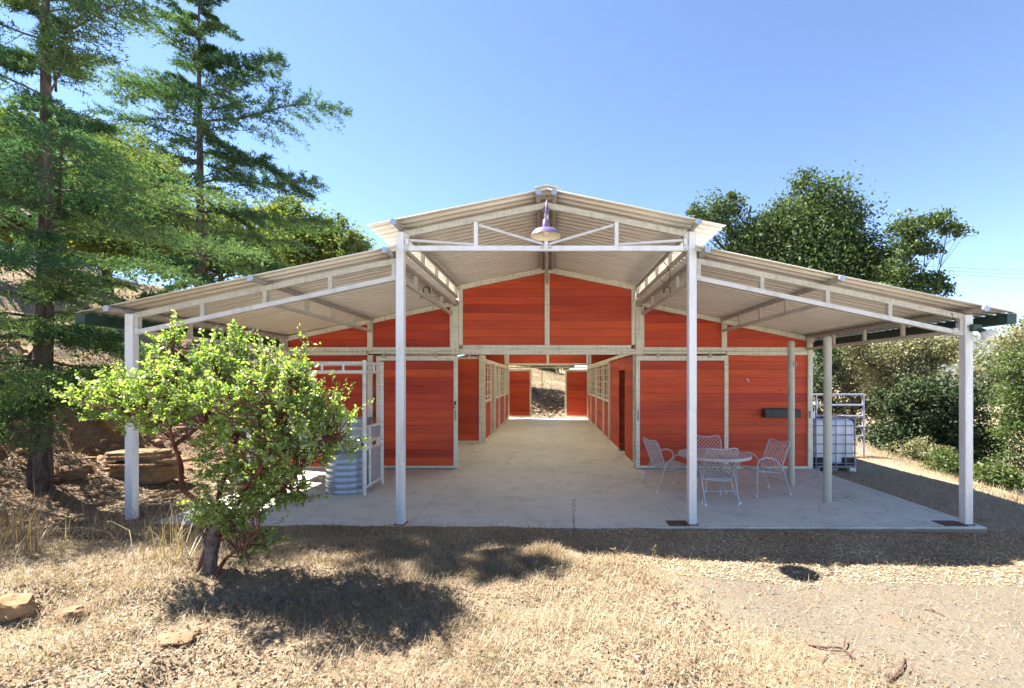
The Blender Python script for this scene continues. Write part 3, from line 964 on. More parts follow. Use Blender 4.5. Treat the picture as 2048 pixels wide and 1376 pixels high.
sub(MB().cbox(-1.865, 1.865, YB - 0.035, YB + 0.04, 2.56, 2.657, 0.005), 'header_rail', M['frame'], fw)
door(-1.93, -0.79, 0.10, 2.38, YB + 0.12, 'far_door', None)
door(0.82, 1.96, 0.10, 2.38, YB + 0.12, 'far_door', None)
bpart(MB().cbox(-1.86, 1.86, YB + 0.10, YB + 0.15, 2.43, 2.48, 0.004), 'door_track', M['frame'])

# rusty plates set in the slab edge
for x0, x1, lab in ((1.60, 1.87, 'rusty steel plate in the slab beside the right aisle post'), (5.18, 5.48, 'rusty steel plate in the slab at the far right porch post')):
    o = MB().cbox(x0, x1, 5.80, 6.02, -0.006, 0.006, 0.002).build('floor_plate', M['rust'])
    tag(o, lab, 'floor plate', 'rusty floor plates at the slab edge')

# ------------------------------------------------------------------ lamps
def gooseneck():
    root = empty('gooseneck_lamp', (0, YF - 0.03, zm(0) - 0.19))
    tag(root, 'plum enamel gooseneck barn lamp hanging from the peak of the front truss', 'lamp')
    L = Vector((0, 5.30, 3.60)) - root.location          # rim centre
    k = 1.0
    prof = [(0.186, 0.0), (0.184, 0.006), (0.160, 0.045), (0.135, 0.072), (0.085, 0.088), (0.050, 0.096), (0.044, 0.102), (0.040, 0.185), (0.030, 0.196), (0.0, 0.200)]
    MB().lathe(prof, 40, L).build('shade', M['plum'], root, True)
    inn = [(0.183, 0.002), (0.156, 0.042), (0.130, 0.067), (0.083, 0.083), (0.0, 0.086)]
    MB().lathe(inn, 40, L).build('shade_lining', M['enamel'], root, True)
    MB().lathe([(0.0, 0.0), (0.03, 0.006), (0.05, 0.03), (0.052, 0.05), (0.04, 0.075), (0.0, 0.085)], 20, (L.x, L.y, L.z - 0.002)).build('bulb', M['bulb'], root, True)
    top = L + Vector((0, 0, 0.195))
    pts = [top, top + Vector((0, 0.0, 0.09)), top + Vector((0.006, 0.03, 0.20)), top + Vector((0.010, 0.12, 0.28)), top + Vector((0.010, 0.27, 0.30)), Vector((0.010, -0.16, top.z + 0.22)), Vector((0.006, -0.04, 0.02)), Vector((0.004, 0.0, 0.0))]
    # smooth the path
    sm = []
    for i in range(len(pts) - 1):
        p0 = pts[max(i - 1, 0)]; p1 = pts[i]; p2 = pts[i + 1]; p3 = pts[min(i + 2, len(pts) - 1)]
        for q in range(5):
            t = q / 5
            sm.append(0.5 * ((2 * p1) + (p2 - p0) * t + (2 * p0 - 5 * p1 + 4 * p2 - p3) * t * t + (3 * p1 - p0 - 3 * p2 + p3) * t ** 3))
    sm.append(pts[-1])
    MB().tube(sm, 0.011, 8).build('neck', M['plum'], root, True)
    MB().lathe([(0.05, 0.0), (0.048, 0.012), (0.0, 0.014)], 16, (0, 0, 0)).build('mount', M['plum'], root, True).rotation_euler = (math.pi / 2, 0, 0)
gooseneck()

def porch_lamp(s, lab):
    root = empty('porch_lamp', (s * 2.03, 7.78, 3.42))
    tag(root, lab, 'lamp', 'small porch lamps under the eaves')
    MB().cbox(-0.012, 0.012, -0.05, 0.05, -0.02, 0.09, 0.003).build('mount', M['darkgrey'], root)
    p = [(s * 0.012, 0, 0.05), (s * 0.06, -0.03, 0.10), (s * 0.10, -0.06, 0.06), (s * 0.10, -0.06, -0.02)]
    MB().tube(p, 0.009, 6).build('neck', M['darkgrey'], root, True)
    MB().lathe([(0.062, -0.10), (0.055, -0.075), (0.032, -0.03), (0.022, -0.02), (0.02, 0.0), (0, 0.004)], 18, (s * 0.10, -0.06, -0.02)).build('shade', M['purlin'], root, True)
    MB().lathe([(0.060, -0.098), (0.050, -0.075), (0.028, -0.034), (0, -0.03)], 18, (s * 0.10, -0.06, -0.02)).build('shade_lining', M['enamel'], root, True)
porch_lamp(-1, 'small bronze porch lamp on the left eave truss')
porch_lamp(1, 'small bronze porch lamp on the right eave truss')

def floodlight():
    root = empty('floodlight', (5.585, YF - 0.06, 2.575))
    tag(root, 'dark green twin floodlight with cream heads on the far right porch post', 'floodlight')
    MB().cbox(-0.06, 0.06, -0.06, 0.0, -0.045, 0.045, 0.008).build('junction_box', M['gutter'], root)
    for a, d in ((Vector((0.02, -0.06, -0.03)), Vector((0.10, -0.30, -0.42))), (Vector((0.06, -0.03, -0.02)), Vector((0.55, -0.25, -0.35)))):
        d = d.normalized()
        q = d.to_track_quat('Z', 'Y').to_matrix().to_4x4()
        m = MB().lathe([(0.018, 0.0), (0.022, 0.045), (0.032, 0.055), (0.056, 0.13), (0.058, 0.15), (0.05, 0.158), (0.0, 0.162)], 18)
        m.v = [tuple(a + (q @ Vector(p)) * 1.0) for p in m.v]
        h = m.build('lamp_head', M['enamel'], root, True)
        m2 = MB().lathe([(0.0, -0.01), (0.024, -0.008), (0.026, 0.05), (0.0, 0.05)], 14)
        m2.v = [tuple(a + (q @ Vector(p))) for p in m2.v]
        m2.build('socket', M['gutter'], h, True)
    MB().tube([(-0.06, 0.0, 0.02), (-0.13, 0.06, 0.06), (-0.22, 0.05, 0.12), (-0.26, 0.03, 0.20)], 0.006, 6).build('cable', M['wire'], root, True)
floodlight()
cbl = MB().tube([at(1322, 560, 6.75), at(1338, 570, 6.8), at(1341, 545, 6.75), at(1333, 530, 6.7), at(1326, 522, 6.6)], 0.006, 6).build('loose_cable', M['wire'], None, True)
tag(cbl, 'loose black cable dangling from the right eave truss', 'cable')

# fittings on the wall
tr_ = MB(); tx0, tx1 = wx(1523), wx(1592)
tr_.cbox(tx0, tx1, YW - 0.19, YW - 0.18, wz(834), wz(818), 0.003)
tr_.cbox(tx0, tx1, YW - 0.178, YW - 0.005, wz(834), wz(834) + 0.012, 0.003)
tr_.cbox(tx0, tx0 + 0.012, YW - 0.178, YW - 0.005, wz(834) + 0.014, wz(818), 0.003)
tr_.cbox(tx1 - 0.012, tx1, YW - 0.178, YW - 0.005, wz(834) + 0.014, wz(818), 0.003)
tr_.cbox(tx0 + 0.013, tx1 - 0.013, YW - 0.016, YW - 0.004, wz(834) + 0.014, wz(816), 0.003)
tag(tr_.build('wall_trough', M['darkgrey']), 'dark grey feed trough fixed to the red wall behind the patio set', 'trough')
ob = MB().cbox(wx(1616), wx(1623) + 0.02, YW - 0.10, YW - 0.037, wz(836), wz(822), 0.006)
tag(ob.build('electrical_box', M['white']), 'small white electrical box at the right corner of the wall', 'electrical box')
def hook(px, py, lab):
    c = Vector((wx(px), YW - 0.002, wz(py)))
    m = MB().lathe([(0.0, 0.0), (0.02, 0.004), (0.018, 0.012), (0, 0.014)], 12)
    m.v = [(c.x + p[0], c.y - p[2], c.z + p[1]) for p in m.v]
    m.tube([c + Vector((0, -0.01, 0)), c + Vector((0, -0.05, -0.01)), c + Vector((0.012, -0.06, -0.045)), c + Vector((0.02, -0.045, -0.06))], 0.009, 8)
    tag(m.build('tie_ring', M['white'], None, True), lab, 'hook', 'white hooks on the red wall')
hook(667, 756, 'small white hook on the red wall above the stock tank')
hook(1494, 759, 'small white hook on the red wall right of the patio table')

# ------------------------------------------------------------------ pipe posts on the porch
def pipe_post(x, y, ztop, lab, ring):
    root = empty('pipe_post', (x, y, 0))
    tag(root, lab, 'post', 'galvanised pipe posts on the slab')
    r = 0.058
    MB().tube([(0, 0, 0), (0.0, 0, ztop * 0.5), (0.0, 0, ztop - 0.03)], r, 20).build('shaft', M['pipe'], root, True)
    MB().lathe([(r + 0.004, -0.05), (r + 0.004, -0.01), (r * 0.8, 0.022), (r * 0.4, 0.036), (0, 0.04)], 20, (0, 0, ztop - 0.03)).build('domed_cap', M['pipe'], root, True)
    if ring:
        a = [(0.035 + 0.028 * math.cos(t), -r - 0.01, ztop - 0.42 + 0.05 * math.sin(t)) for t in np.linspace(0, 2 * math.pi, 15)]
        MB().tube(a, 0.006, 6, False).build('tie_ring', M['purlin'], root, True)
        MB().tube([(0, 0, 1.05), (0, 0, 1.07)], r + 0.004, 20).build('band', M['purlin'], root, True)
pipe_post(4.40, 8.05, 2.60, 'pipe post farther back, beside the wall trough', True)
pipe_post(4.38, 6.97, 2.58, 'pipe post nearer the camera, in front of the water tote', False)

# ------------------------------------------------------------------ patio set
def smooth_path(pts, n=6):
    pts = [Vector(p) for p in pts]; sm = []
    for i in range(len(pts) - 1):
        p0 = pts[max(i - 1, 0)]; p1 = pts[i]; p2 = pts[i + 1]; p3 = pts[min(i + 2, len(pts) - 1)]
        for q in range(n):
            t = q / n
            sm.append(0.5 * ((2 * p1) + (p2 - p0) * t + (2 * p0 - 5 * p1 + 4 * p2 - p3) * t * t + (3 * p1 - p0 - 3 * p2 + p3) * t ** 3))
    sm.append(pts[-1])
    return sm

def make_table():
    root = empty('patio_table', (2.68, 7.15, 0))
    tag(root, 'round grey patio table with speckled top among four strap chairs', 'table')
    R = 0.545
    MB().lathe([(0, 0.705), (R - 0.012, 0.705), (R - 0.012, 0.716), (0, 0.716)], 56).build('table_top', M['tabletop'], root, True)
    MB().lathe([(R - 0.011, 0.678), (R + 0.006, 0.680), (R + 0.010, 0.700), (R + 0.006, 0.722), (R - 0.011, 0.724), (R - 0.011, 0.678)], 56).build('rim', M['chair'], root, True)
    for k in range(4):
        a = math.pi / 4 + k * math.pi / 2
        c, s = math.cos(a), math.sin(a)
        p = smooth_path([(c * 0.46, s * 0.46, 0.69), (c * 0.36, s * 0.36, 0.56), (c * 0.27, s * 0.27, 0.34), (c * 0.33, s * 0.33, 0.14), (c * 0.42, s * 0.42, 0.012)])
        lg = MB().tube(p, 0.014, 8).build('leg', M['chair'], root, True)
        MB().lathe([(0.018, 0), (0.018, 0.02), (0.008, 0.03)], 10, (c * 0.42, s * 0.42, 0)).build('foot_cap', M['white'], lg, True)
    MB().lathe([(0.26, 0.33), (0.272, 0.335), (0.272, 0.35), (0.26, 0.355), (0.255, 0.342), (0.26, 0.33)], 32).build('leg_ring', M['chair'], root, True)
make_table()

def make_chair():
    root = empty('patio_chair', (0, 0, 0))
    W = 0.265
    def side(s):
        return smooth_path([(s * W, -0.28, 0.012), (s * W, -0.275, 0.30), (s * W, -0.262, 0.53), (s * (W + 0.005), -0.215, 0.605), (s * (W + 0.008), -0.10, 0.63), (s * (W + 0.004), 0.06, 0.585), (s * W, 0.19, 0.44), (s * W, 0.27, 0.24), (s * (W - 0.005), 0.35, 0.012)])
    for s in (-1, 1):
        a = MB().tube(side(s), 0.0125, 8).build('arm_and_legs', M['chair'], root, True)
        for y, xx in ((-0.28, W), (0.35, W - 0.005)):
            MB().lathe([(0.0, 0.0), (0.015, 0.0), (0.018, 0.012), (0.014, 0.028), (0.012, 0.032)], 10, (s * xx, y, 0)).build('foot_cap', M['white'], a, True)
    # backrest frame, leaning back
    B = lambda u, t: Vector((u, 0.175 + 0.155 * t + 0.03 * t * t, 0.36 + 0.50 * t))
    hw = 0.235
    loop = [B(-hw, 0.0), B(-hw - 0.006, 0.35), B(-hw - 0.012, 0.7), B(-hw - 0.012, 0.90), B(-hw + 0.01, 0.985), B(-hw + 0.07, 1.0), B(-0.05, 0.965), B(0.05, 0.965), B(hw - 0.07, 1.0), B(hw - 0.01, 0.985), B(hw + 0.012, 0.90), B(hw + 0.012, 0.7), B(hw + 0.006, 0.35), B(hw, 0.0)]
    MB().tube(smooth_path(loop, 4), 0.0115, 8).tube([B(-hw, 0.0), B(hw, 0.0)], 0.0105, 8).build('back_frame', M['chair'], root, True)
    def lattice(mapf, u0, u1, v0, v1, step, name):
        m = MB()
        Wd, Hd = u1 - u0, v1 - v0
        for sgn in (1, -1):
            c = -Hd - Wd
            while c < Wd + Hd:
                # line u = c + sgn*v inside the rectangle
                pts = []
                vs = np.linspace(0, Hd, 60)
                seg = [(c + sgn * v, v) for v in vs if 0 <= c + sgn * v <= Wd]
                if len(seg) >= 2:
                    a, b = seg[0], seg[-1]
                    n = max(2, int((b[1] - a[1]) / 0.12) + 2)
                    P = [mapf(u0 + a[0] + (b[0] - a[0]) * i / (n - 1), v0 + a[1] + (b[1] - a[1]) * i / (n - 1), 0.003 * sgn) for i in range(n)]
                    for i in range(n - 1):
                        m.bar(P[i], P[i + 1], 0.0105, 0.0045)
                c += step
        return m.build(name, M['strap'], root)
    lattice(lambda u, v, o: B(u, v / 0.52) + Vector((0, o, 0)), -hw, hw, 0.005, 0.49, 0.066, 'back_straps')
    # seat
    sl_ = [(-0.25, -0.265, 0.415), (-0.25, 0.175, 0.365), (0.25, 0.175, 0.365), (0.25, -0.265, 0.415), (-0.25, -0.265, 0.415)]
    m = MB()
    for i in range(4): m.tube([sl_[i], sl_[i + 1]], 0.0115, 8)
    m.build('seat_frame', M['chair'], root, True)
    lattice(lambda u, v, o: Vector((u, -0.265 + v, 0.412 - 0.113 * v + o)), -0.245, 0.245, 0.005, 0.435, 0.066, 'seat_straps')
    MB().tube(smooth_path([(-W + 0.002, 0.285, 0.205), (0, 0.292, 0.200), (W - 0.002, 0.285, 0.205)]), 0.008, 6).build('stretcher', M['chair'], root, True)
    return root
chair = make_chair()
spots = [((2.63, 7.10, 0), math.radians(184), 'strap patio chair nearest the camera, its back towards us'),
         ((2.13, 7.86, 0), math.radians(106), 'strap patio chair left of the table, beside the right aisle post'),
         ((3.62, 7.55, 0), math.radians(-78), 'strap patio chair right of the table, beside the pipe post'),
         ((2.96, 7.90, 0), math.radians(2), 'strap patio chair behind the table, against the red door')]
for i, (loc, rz, lab) in enumerate(spots):
    c = chair if i == 0 else copy_tree(chair)
    c.location = loc; c.rotation_euler = (0, 0, rz)
    tag(c, lab, 'chair', 'strap chairs around the patio table')

# ------------------------------------------------------------------ pipe stall, stock tank and troughs on the left of the porch
def pipe_stall():
    root = empty('pipe_stall', (-3.0, 7.36, 0))
    tag(root, 'white pipe livestock stall with a sheet metal side gate on the porch', 'pipe stall')
    r = 0.032
    def T(name, pts, rad=r, mat=None, parent=root):
        return MB().tube([Vector(p) for p in pts], rad, 12).build(name, mat or M['rail'], parent, True)
    for (x, y) in ((0, 0), (0, 0.77), (-1.9, 0), (-1.9, 0.77)):
        T('upright', [(x, y, 0), (x, y, 2.22)])
    for z in (2.175, 2.03):
        T('top_rail', [(-1.9, 0, z), (0, 0, z)], 0.026)
        T('top_rail', [(0, 0, z), (0, 0.77, z)], 0.026)
        T('top_rail', [(-1.9, 0.77, z), (0, 0.77, z)], 0.026)
    for x in (-0.35, -0.70, -1.05, -1.40, -1.7):
        T('spacer', [(x, 0, 2.03), (x, 0, 2.175)], 0.018)
    T('spacer', [(0, 0.4, 2.03), (0, 0.4, 2.175)], 0.018)
    g = empty('side_gate', (0, 0, 0), 0, root)
    y0, y1 = 0.05, 0.73
    for z in (0.12, 0.74, 0.86, 1.11):
        MB().tube([(0, y0, z), (0, y1, z)], 0.024, 10).build('gate_rail', M['rail'], g, True)
    for y in (y0, 0.22, y1):
        MB().tube([(0, y, 0.12), (0, y, 1.11)], 0.022, 10).build('gate_stile', M['rail'], g, True)
    MB().cbox(-0.004, 0.004, 0.245, y1 - 0.02, 0.145, 0.715, 0.001).build('sheet_panel', M['sheet'], g)
    MB().cbox(-0.004, 0.004, 0.245, y1 - 0.02, 0.885, 1.085, 0.001).build('sheet_panel', M['sheet'], g)
    for z in (0.45, 0.98):
        MB().tube([(0.03, 0.06, z), (0.045, 0.14, z + 0.01), (0.03, 0.22, z - 0.01)], 0.011, 6).build('hinge', M['rail'], g, True)
    # chain latch
    MB().tube([(-0.03, -0.02, 0.93), (-0.04, -0.05, 0.90), (-0.02, -0.045, 0.84), (0.01, -0.04, 0.80)], 0.014, 6).build('chain', M['black'], root, True)
    # front panel farther back
    fgt = empty('front_gate', (0, 0, 0), 0, root)
    for z in (0.56, 0.78, 1.04):
        MB().cbox(-1.55, -0.20, 0.52, 0.56, z - 0.022, z + 0.022, 0.004).build('gate_rail', M['rail'], fgt)
    for x in (-1.53, -1.2, -0.85, -0.52, -0.22):
        MB().cbox(x - 0.02, x + 0.02, 0.522, 0.558, 0.583, 1.017, 0.003).build('gate_stile', M['rail'], fgt)
    MB().cbox(-1.5, -0.24, 0.565, 0.570, 0.58, 1.02, 0.001).build('sheet_panel', M['sheet'], fgt)
    return root
pipe_stall()

def ribbed_tank(name, lab, loc, R, H, ribs, cat, water=True):
    root = empty(name, loc)
    tag(root, lab, cat)
    prof = [(R, 0.0)]
    n = 90
    for i in range(n + 1):
        t = i / n
        z = 0.02 + t * (H - 0.05)
        bump = 0.014 * (0.5 + 0.5 * math.cos(2 * math.pi * ribs * t)) ** 0.7
        prof.append((R - 0.004 + bump, z))
    prof += [(R + 0.012, H - 0.02), (R + 0.016, H - 0.008), (R + 0.012, H), (R - 0.002, H - 0.004), (R - 0.010, H - 0.03), (R - 0.012, 0.03), (0.0, 0.03)]
    MB().lathe(prof, 56).build('tank_wall', M['blue_galv'], root, True)
    if water:
        MB().lathe([(R - 0.013, H * 0.78), (0, H * 0.78)], 40).build('dark_contents', M['black'], root)
ribbed_tank('stock_tank', 'round ribbed galvanised stock tank standing behind the pipe stall upright', (-3.40, 7.72, 0), 0.37, 0.66, 6, 'stock tank')

tb = empty('metal_trough', (-4.28, 8.78, 0))
tag(tb, 'blue grey sheet metal trough on legs against the red wall', 'trough')
m = MB()
m.cbox(-0.75, 0.75, -0.28, -0.268, 0.72, 1.13, 0.003); m.cbox(-0.75, 0.75, 0.268, 0.28, 0.72, 1.13, 0.003)
m.cbox(-0.75, -0.738, -0.266, 0.266, 0.72, 1.13, 0.003); m.cbox(0.738, 0.75, -0.266, 0.266, 0.72, 1.13, 0.003)
m.cbox(-0.736, 0.736, -0.266, 0.266, 0.72, 0.735, 0.003)
m.build('trough_body', M['blue_galv'], tb)
MB().tube([(-0.76, -0.285, 1.13), (0.76, -0.285, 1.13), (0.76, 0.285, 1.13), (-0.76, 0.285, 1.13), (-0.76, -0.285, 1.13)], 0.016, 8).build('rolled_rim', M['blue_galv'], tb, True)
for x in (-0.68, 0.68):
    for y in (-0.22, 0.22):
        MB().cbox(x - 0.02, x + 0.02, y - 0.02, y + 0.02, 0.0, 0.72, 0.003).build('leg', M['rail'], tb)
hz_ = []
for t in np.linspace(0, 2 * math.pi * 4.3, 90):
    hz_.append((0.20 * math.cos(t), 0.20 * math.sin(t), 0.018 + 0.018 * t / (2 * math.pi)))
ho = MB().tube(hz_, 0.012, 6).build('garden_hose', M['gutter'], None, True)
ho.location = (-4.02, 7.0, 0.0)
tag(ho, 'coiled dark green garden hose on the slab behind the bush', 'hose')

# ------------------------------------------------------------------ water tote and corral panel on the right
def tote():
    x0, x1, y0, y1 = 5.80, 6.74, 9.72, 10.86
    zg = min(tz(a, b) for a in (x0, x1) for b in (y0, y1)) - 0.01
    root = empty('water_tote', ((x0 + x1) / 2, (y0 + y1) / 2, zg))
    tag(root, 'white caged plastic water tote on the gravel beside the barn corner', 'water tote')
    w, d = (x1 - x0) / 2, (y1 - y0) / 2
    # bottle with rounded corners
    m = MB(); rings = []
    H0, H1 = 0.17, 1.14
    rc_ = 0.10
    def ring(z, inset):
        pts = []
        for cx, cy, a0 in ((w - rc_, d - rc_, 0), (-w + rc_, d - rc_, 90), (-w + rc_, -d + rc_, 180), (w - rc_, -d + rc_, 270)):
            for k in range(7):
                a = math.radians(a0 + 15 * k)
                pts.append((cx + (rc_ - inset) * math.cos(a), cy + (rc_ - inset) * math.sin(a), z))
        return pts
    prof = [(H0, 0.085), (H0 + 0.03, 0.045), (H0 + 0.08, 0.025), (H1 - 0.12, 0.025), (H1 - 0.05, 0.035), (H1 - 0.015, 0.06), (H1, 0.095)]
    N = 28
    for z, ins in prof: m.v += ring(z, ins)
    for i in range(len(prof) - 1):
        for k in range(N):
            a = i * N + k; b = i * N + (k + 1) % N
            m.f.append((a, b, b + N, a + N))
    m.f.append(tuple(reversed(range(N)))); m.f.append(tuple((len(prof) - 1) * N + k for k in range(N)))
    m.build('bottle', M['tote'], root, True)
    MB().lathe([(0.11, 0), (0.11, 0.04), (0, 0.045)], 20, (0, 0, H1)).build('fill_cap', M['black'], root, True)
    cg = empty('cage', (0, 0, 0), 0, root)
    r = 0.011
    for z in (0.20, 0.42, 0.62, 0.82, 1.02, 1.18):
        MB().tube([(-w, -d, z), (w, -d, z), (w, d, z), (-w, d, z), (-w, -d, z)], r, 6).build('cage_bar', M['cage'], cg, True)
    for x in (-w * 0.92, -w * 0.45, 0, w * 0.45, w * 0.86):
        for y in (-d - 0.016, d + 0.016):
            MB().tube([(x, y, 0.1), (x, y, 1.18)], r, 6).build('cage_bar', M['cage'], cg, True)
    for y in (-d * 0.85, -d * 0.4, 0, d * 0.4, d * 0.85):
        for x in (-w - 0.016, w + 0.016):
            MB().tube([(x, y, 0.1), (x, y, 1.18)], r, 6).build('cage_bar', M['cage'], cg, True)
    MB().tube([(-w, -d, 1.2), (w * 0.9, d * 0.5, 1.2)], r, 6).build('cage_bar', M['cage'], cg, True)
    pal = empty('pallet', (0, 0, 0), 0, root)
    MB().cbox(-w, w, -d, d, 0.11, 0.145, 0.006).build('deck', M['cage'], pal)
    for x in (-w + 0.08, 0, w - 0.08):
        for y in (-d + 0.07, 0, d - 0.07):
            MB().cbox(x - 0.07, x + 0.07, y - 0.06, y + 0.06, 0.0, 0.109, 0.006).build('foot', M['white'] if y < 0 and x > 0 else M['cage'], pal)
    for x in (-w * 0.75, w * 0.60):
        MB().cbox(x - 0.13, x + 0.13, -d - 0.004, -d + 0.018, 0.16, 0.33, 0.006).build('corner_guard', M['black'], root)
tote()

def corral():
    x0, x1, y = 5.9, 8.48, 12.0
    zb = tz(x1, y) - 0.05
    root = empty('corral_panel', (x1, y, zb))
    tag(root, 'blue grey five bar pipe corral panel behind the water tote', 'corral panel')
    H = 1.50 - zb
    for k, py in enumerate((789, 810, 832, 853, 872)):
        z = CAM.z - (py - CYP) * y / F - zb
        MB().tube([(x0 - x1, 0, z), (0, 0, z)], 0.026, 10).build('rail', M['corral'], root, True)
    for x in (0, -1.27, x0 - x1):
        MB().tube([(x, 0.0, tz(x1 + x, y) - zb - 0.05), (x, 0.0, H)], 0.032, 10).build('upright', M['corral'], root, True)
corral()

# ------------------------------------------------------------------ vegetation generators
def unit(v): return v / np.maximum(np.linalg.norm(v, axis=-1, keepdims=True), 1e-9)

def leaf_arrays(c, size, aspect=0.55, up=0.25, tint=None, dirs=None, hexa=False):
    """leaves centred at c (N,3): returns verts, quads, tint"""
    n = len(c)
    nr = unit(rng.normal(size=(n, 3)) + np.array([0, 0, up]))
    t = rng.normal(size=(n, 3)) if dirs is None else dirs + rng.normal(size=(n, 3)) * 0.25
    t = unit(t - nr * (t * nr).sum(-1, keepdims=True))
    b = np.cross(nr, t)
    s = (size * rng.uniform(0.55, 1.4, n))[:, None]
    if hexa:
        k = [(-0.5, 0), (-0.15, 0.5), (0.25, 0.42), (0.5, 0), (0.25, -0.42), (-0.15, -0.5)]
    else:
        k = [(-0.5, 0), (0.05, 0.5), (0.5, 0), (0.05, -0.5)]
    vs = np.stack([c + t * s * a + b * s * aspect * q for a, q in k], 1)
    m = len(k)
    if hexa:
        vs[:, [1, 2, 4, 5]] += (nr * s * 0.08)[:, None]
    f = np.arange(n * m).reshape(n, m)
    ti = rng.uniform(0, 1, n) if tint is None else tint
    return vs.reshape(-1, 3), f, np.repeat(ti, m)

def crown_points(blobs, n, clump=0.22, nclump=None, hollow=0.45):
    """clumpy points inside ellipsoids (cx,cy,cz,rx,ry,rz)"""
    vol = np.array([b[3] * b[4] * b[5] for b in blobs]) ** 0.8
    cnt = np.maximum((n * vol / vol.sum()).astype(int), 20)
    pts = []; tint = []; cl = []
    for b, k in zip(blobs, cnt):
        ctr = np.array(b[:3]); r = np.array(b[3:])
        nc = nclump or max(10, int(k / 55))
        d = unit(rng.normal(size=(nc, 3)))
        rad = hollow + (1 - hollow) * rng.uniform(0, 1, nc) ** 0.6
        cc = ctr + d * r * rad[:, None] * (1 + 0.16 * rng.normal(size=(nc, 1)))
        ct = rng.uniform(0.0, 1.0, nc)
        w_ = rng.integers(0, nc, k)
        cs = clump * r.mean() * rng.uniform(0.5, 1.25, nc)
        p = cc[w_] + np.clip(rng.normal(size=(k, 3)), -1.6, 1.6) * cs[w_][:, None] * np.array([1, 1, 0.7])
        pts.append(p); tint.append(np.clip(ct[w_] * 0.75 + rng.uniform(-0.05, 0.35, k), 0, 1)); cl.append(cc)
    return np.concatenate(pts), np.concatenate(tint), cl

def tree(name, lab, base, blobs, nleaf, size, mat, trunk_r, bark='oakbark', fork=0.35, group=None, cat='tree', clump=0.22, lean=(0, 0), hollow=0.45):
    base = Vector(base)
    root = empty(name, base)
    tag(root, lab, cat, group)
    pts, tint, cl = crown_points(blobs, nleaf, clump, hollow=hollow)
    v, f, t = leaf_arrays(pts, size, 0.6, 0.3, tint)
    o = np_obj('crown', v - np.array(base), f, mat, t, root)
    ctr = Vector(np.average([b[:3] for b in blobs], axis=0, weights=[b[3] * b[4] * b[5] for b in blobs]))
    top = Vector((base.x + (ctr.x - base.x) * 0.5 + lean[0], base.y + (ctr.y - base.y) * 0.5 + lean[1], base.z + (ctr.z - base.z) * (0.5 + fork * 0.5)))
    mb = MB()
    L = lambda p: Vector(p) - base
    mid = base.lerp(top, 0.5) + Vector((rng.normal() * 0.15, rng.normal() * 0.1, 0)) * (top - base).length * 0.12
    mb.tube(smooth_path([L(base) + Vector((0, 0, -0.2)), L(base) + Vector((0, 0, 0.15)), L(mid), L(top)], 4), [trunk_r * k for k in np.linspace(1.25, 0.62, 13)], 9)
    for b, cc in zip(blobs, cl):
        bc = Vector(b[:3])
        st = base.lerp(top, 0.75) if rng.uniform() < 0.5 else top
        m1 = st.lerp(bc, 0.5) + Vector(rng.normal(size=3)) * 0.12 * (bc - st).length
        lr = trunk_r * min(0.42, 0.9 * b[3] / 2.2)
        mb.tube(smooth_path([L(st), L(m1), L(bc)], 4), [lr * k for k in np.linspace(1.0, 0.25, 9)], 6)
        k = min(len(cc), 22)
        for q in rng.choice(len(cc), k, replace=False):
            e = Vector(cc[q])
            a = m1.lerp(bc, rng.uniform(0.1, 1.0))
            mm = a.lerp(e, 0.55) + Vector(rng.normal(size=3)) * 0.10 * (e - a).length
            mb.tube([L(a), L(mm), L(e)], [lr * 0.26, lr * 0.16, lr * 0.05], 4, False)
    mb.build('trunk', M[bark], root, True)
    return root

def blobs_px(lst, d, depth_k=0.9, dj=0.0):
    """(px, py, rx_px, ry_px[, dd]) -> ellipsoids d metres away"""
    out = []
    for e in lst:
        dd = d + (e[4] if len(e) > 4 else 0)
        c = at(e[0], e[1], dd)
        k = dd / F
        out.append((c.x, c.y, c.z, e[2] * k, (e[2] + e[3]) * 0.5 * k * depth_k, e[3] * k))
    return out

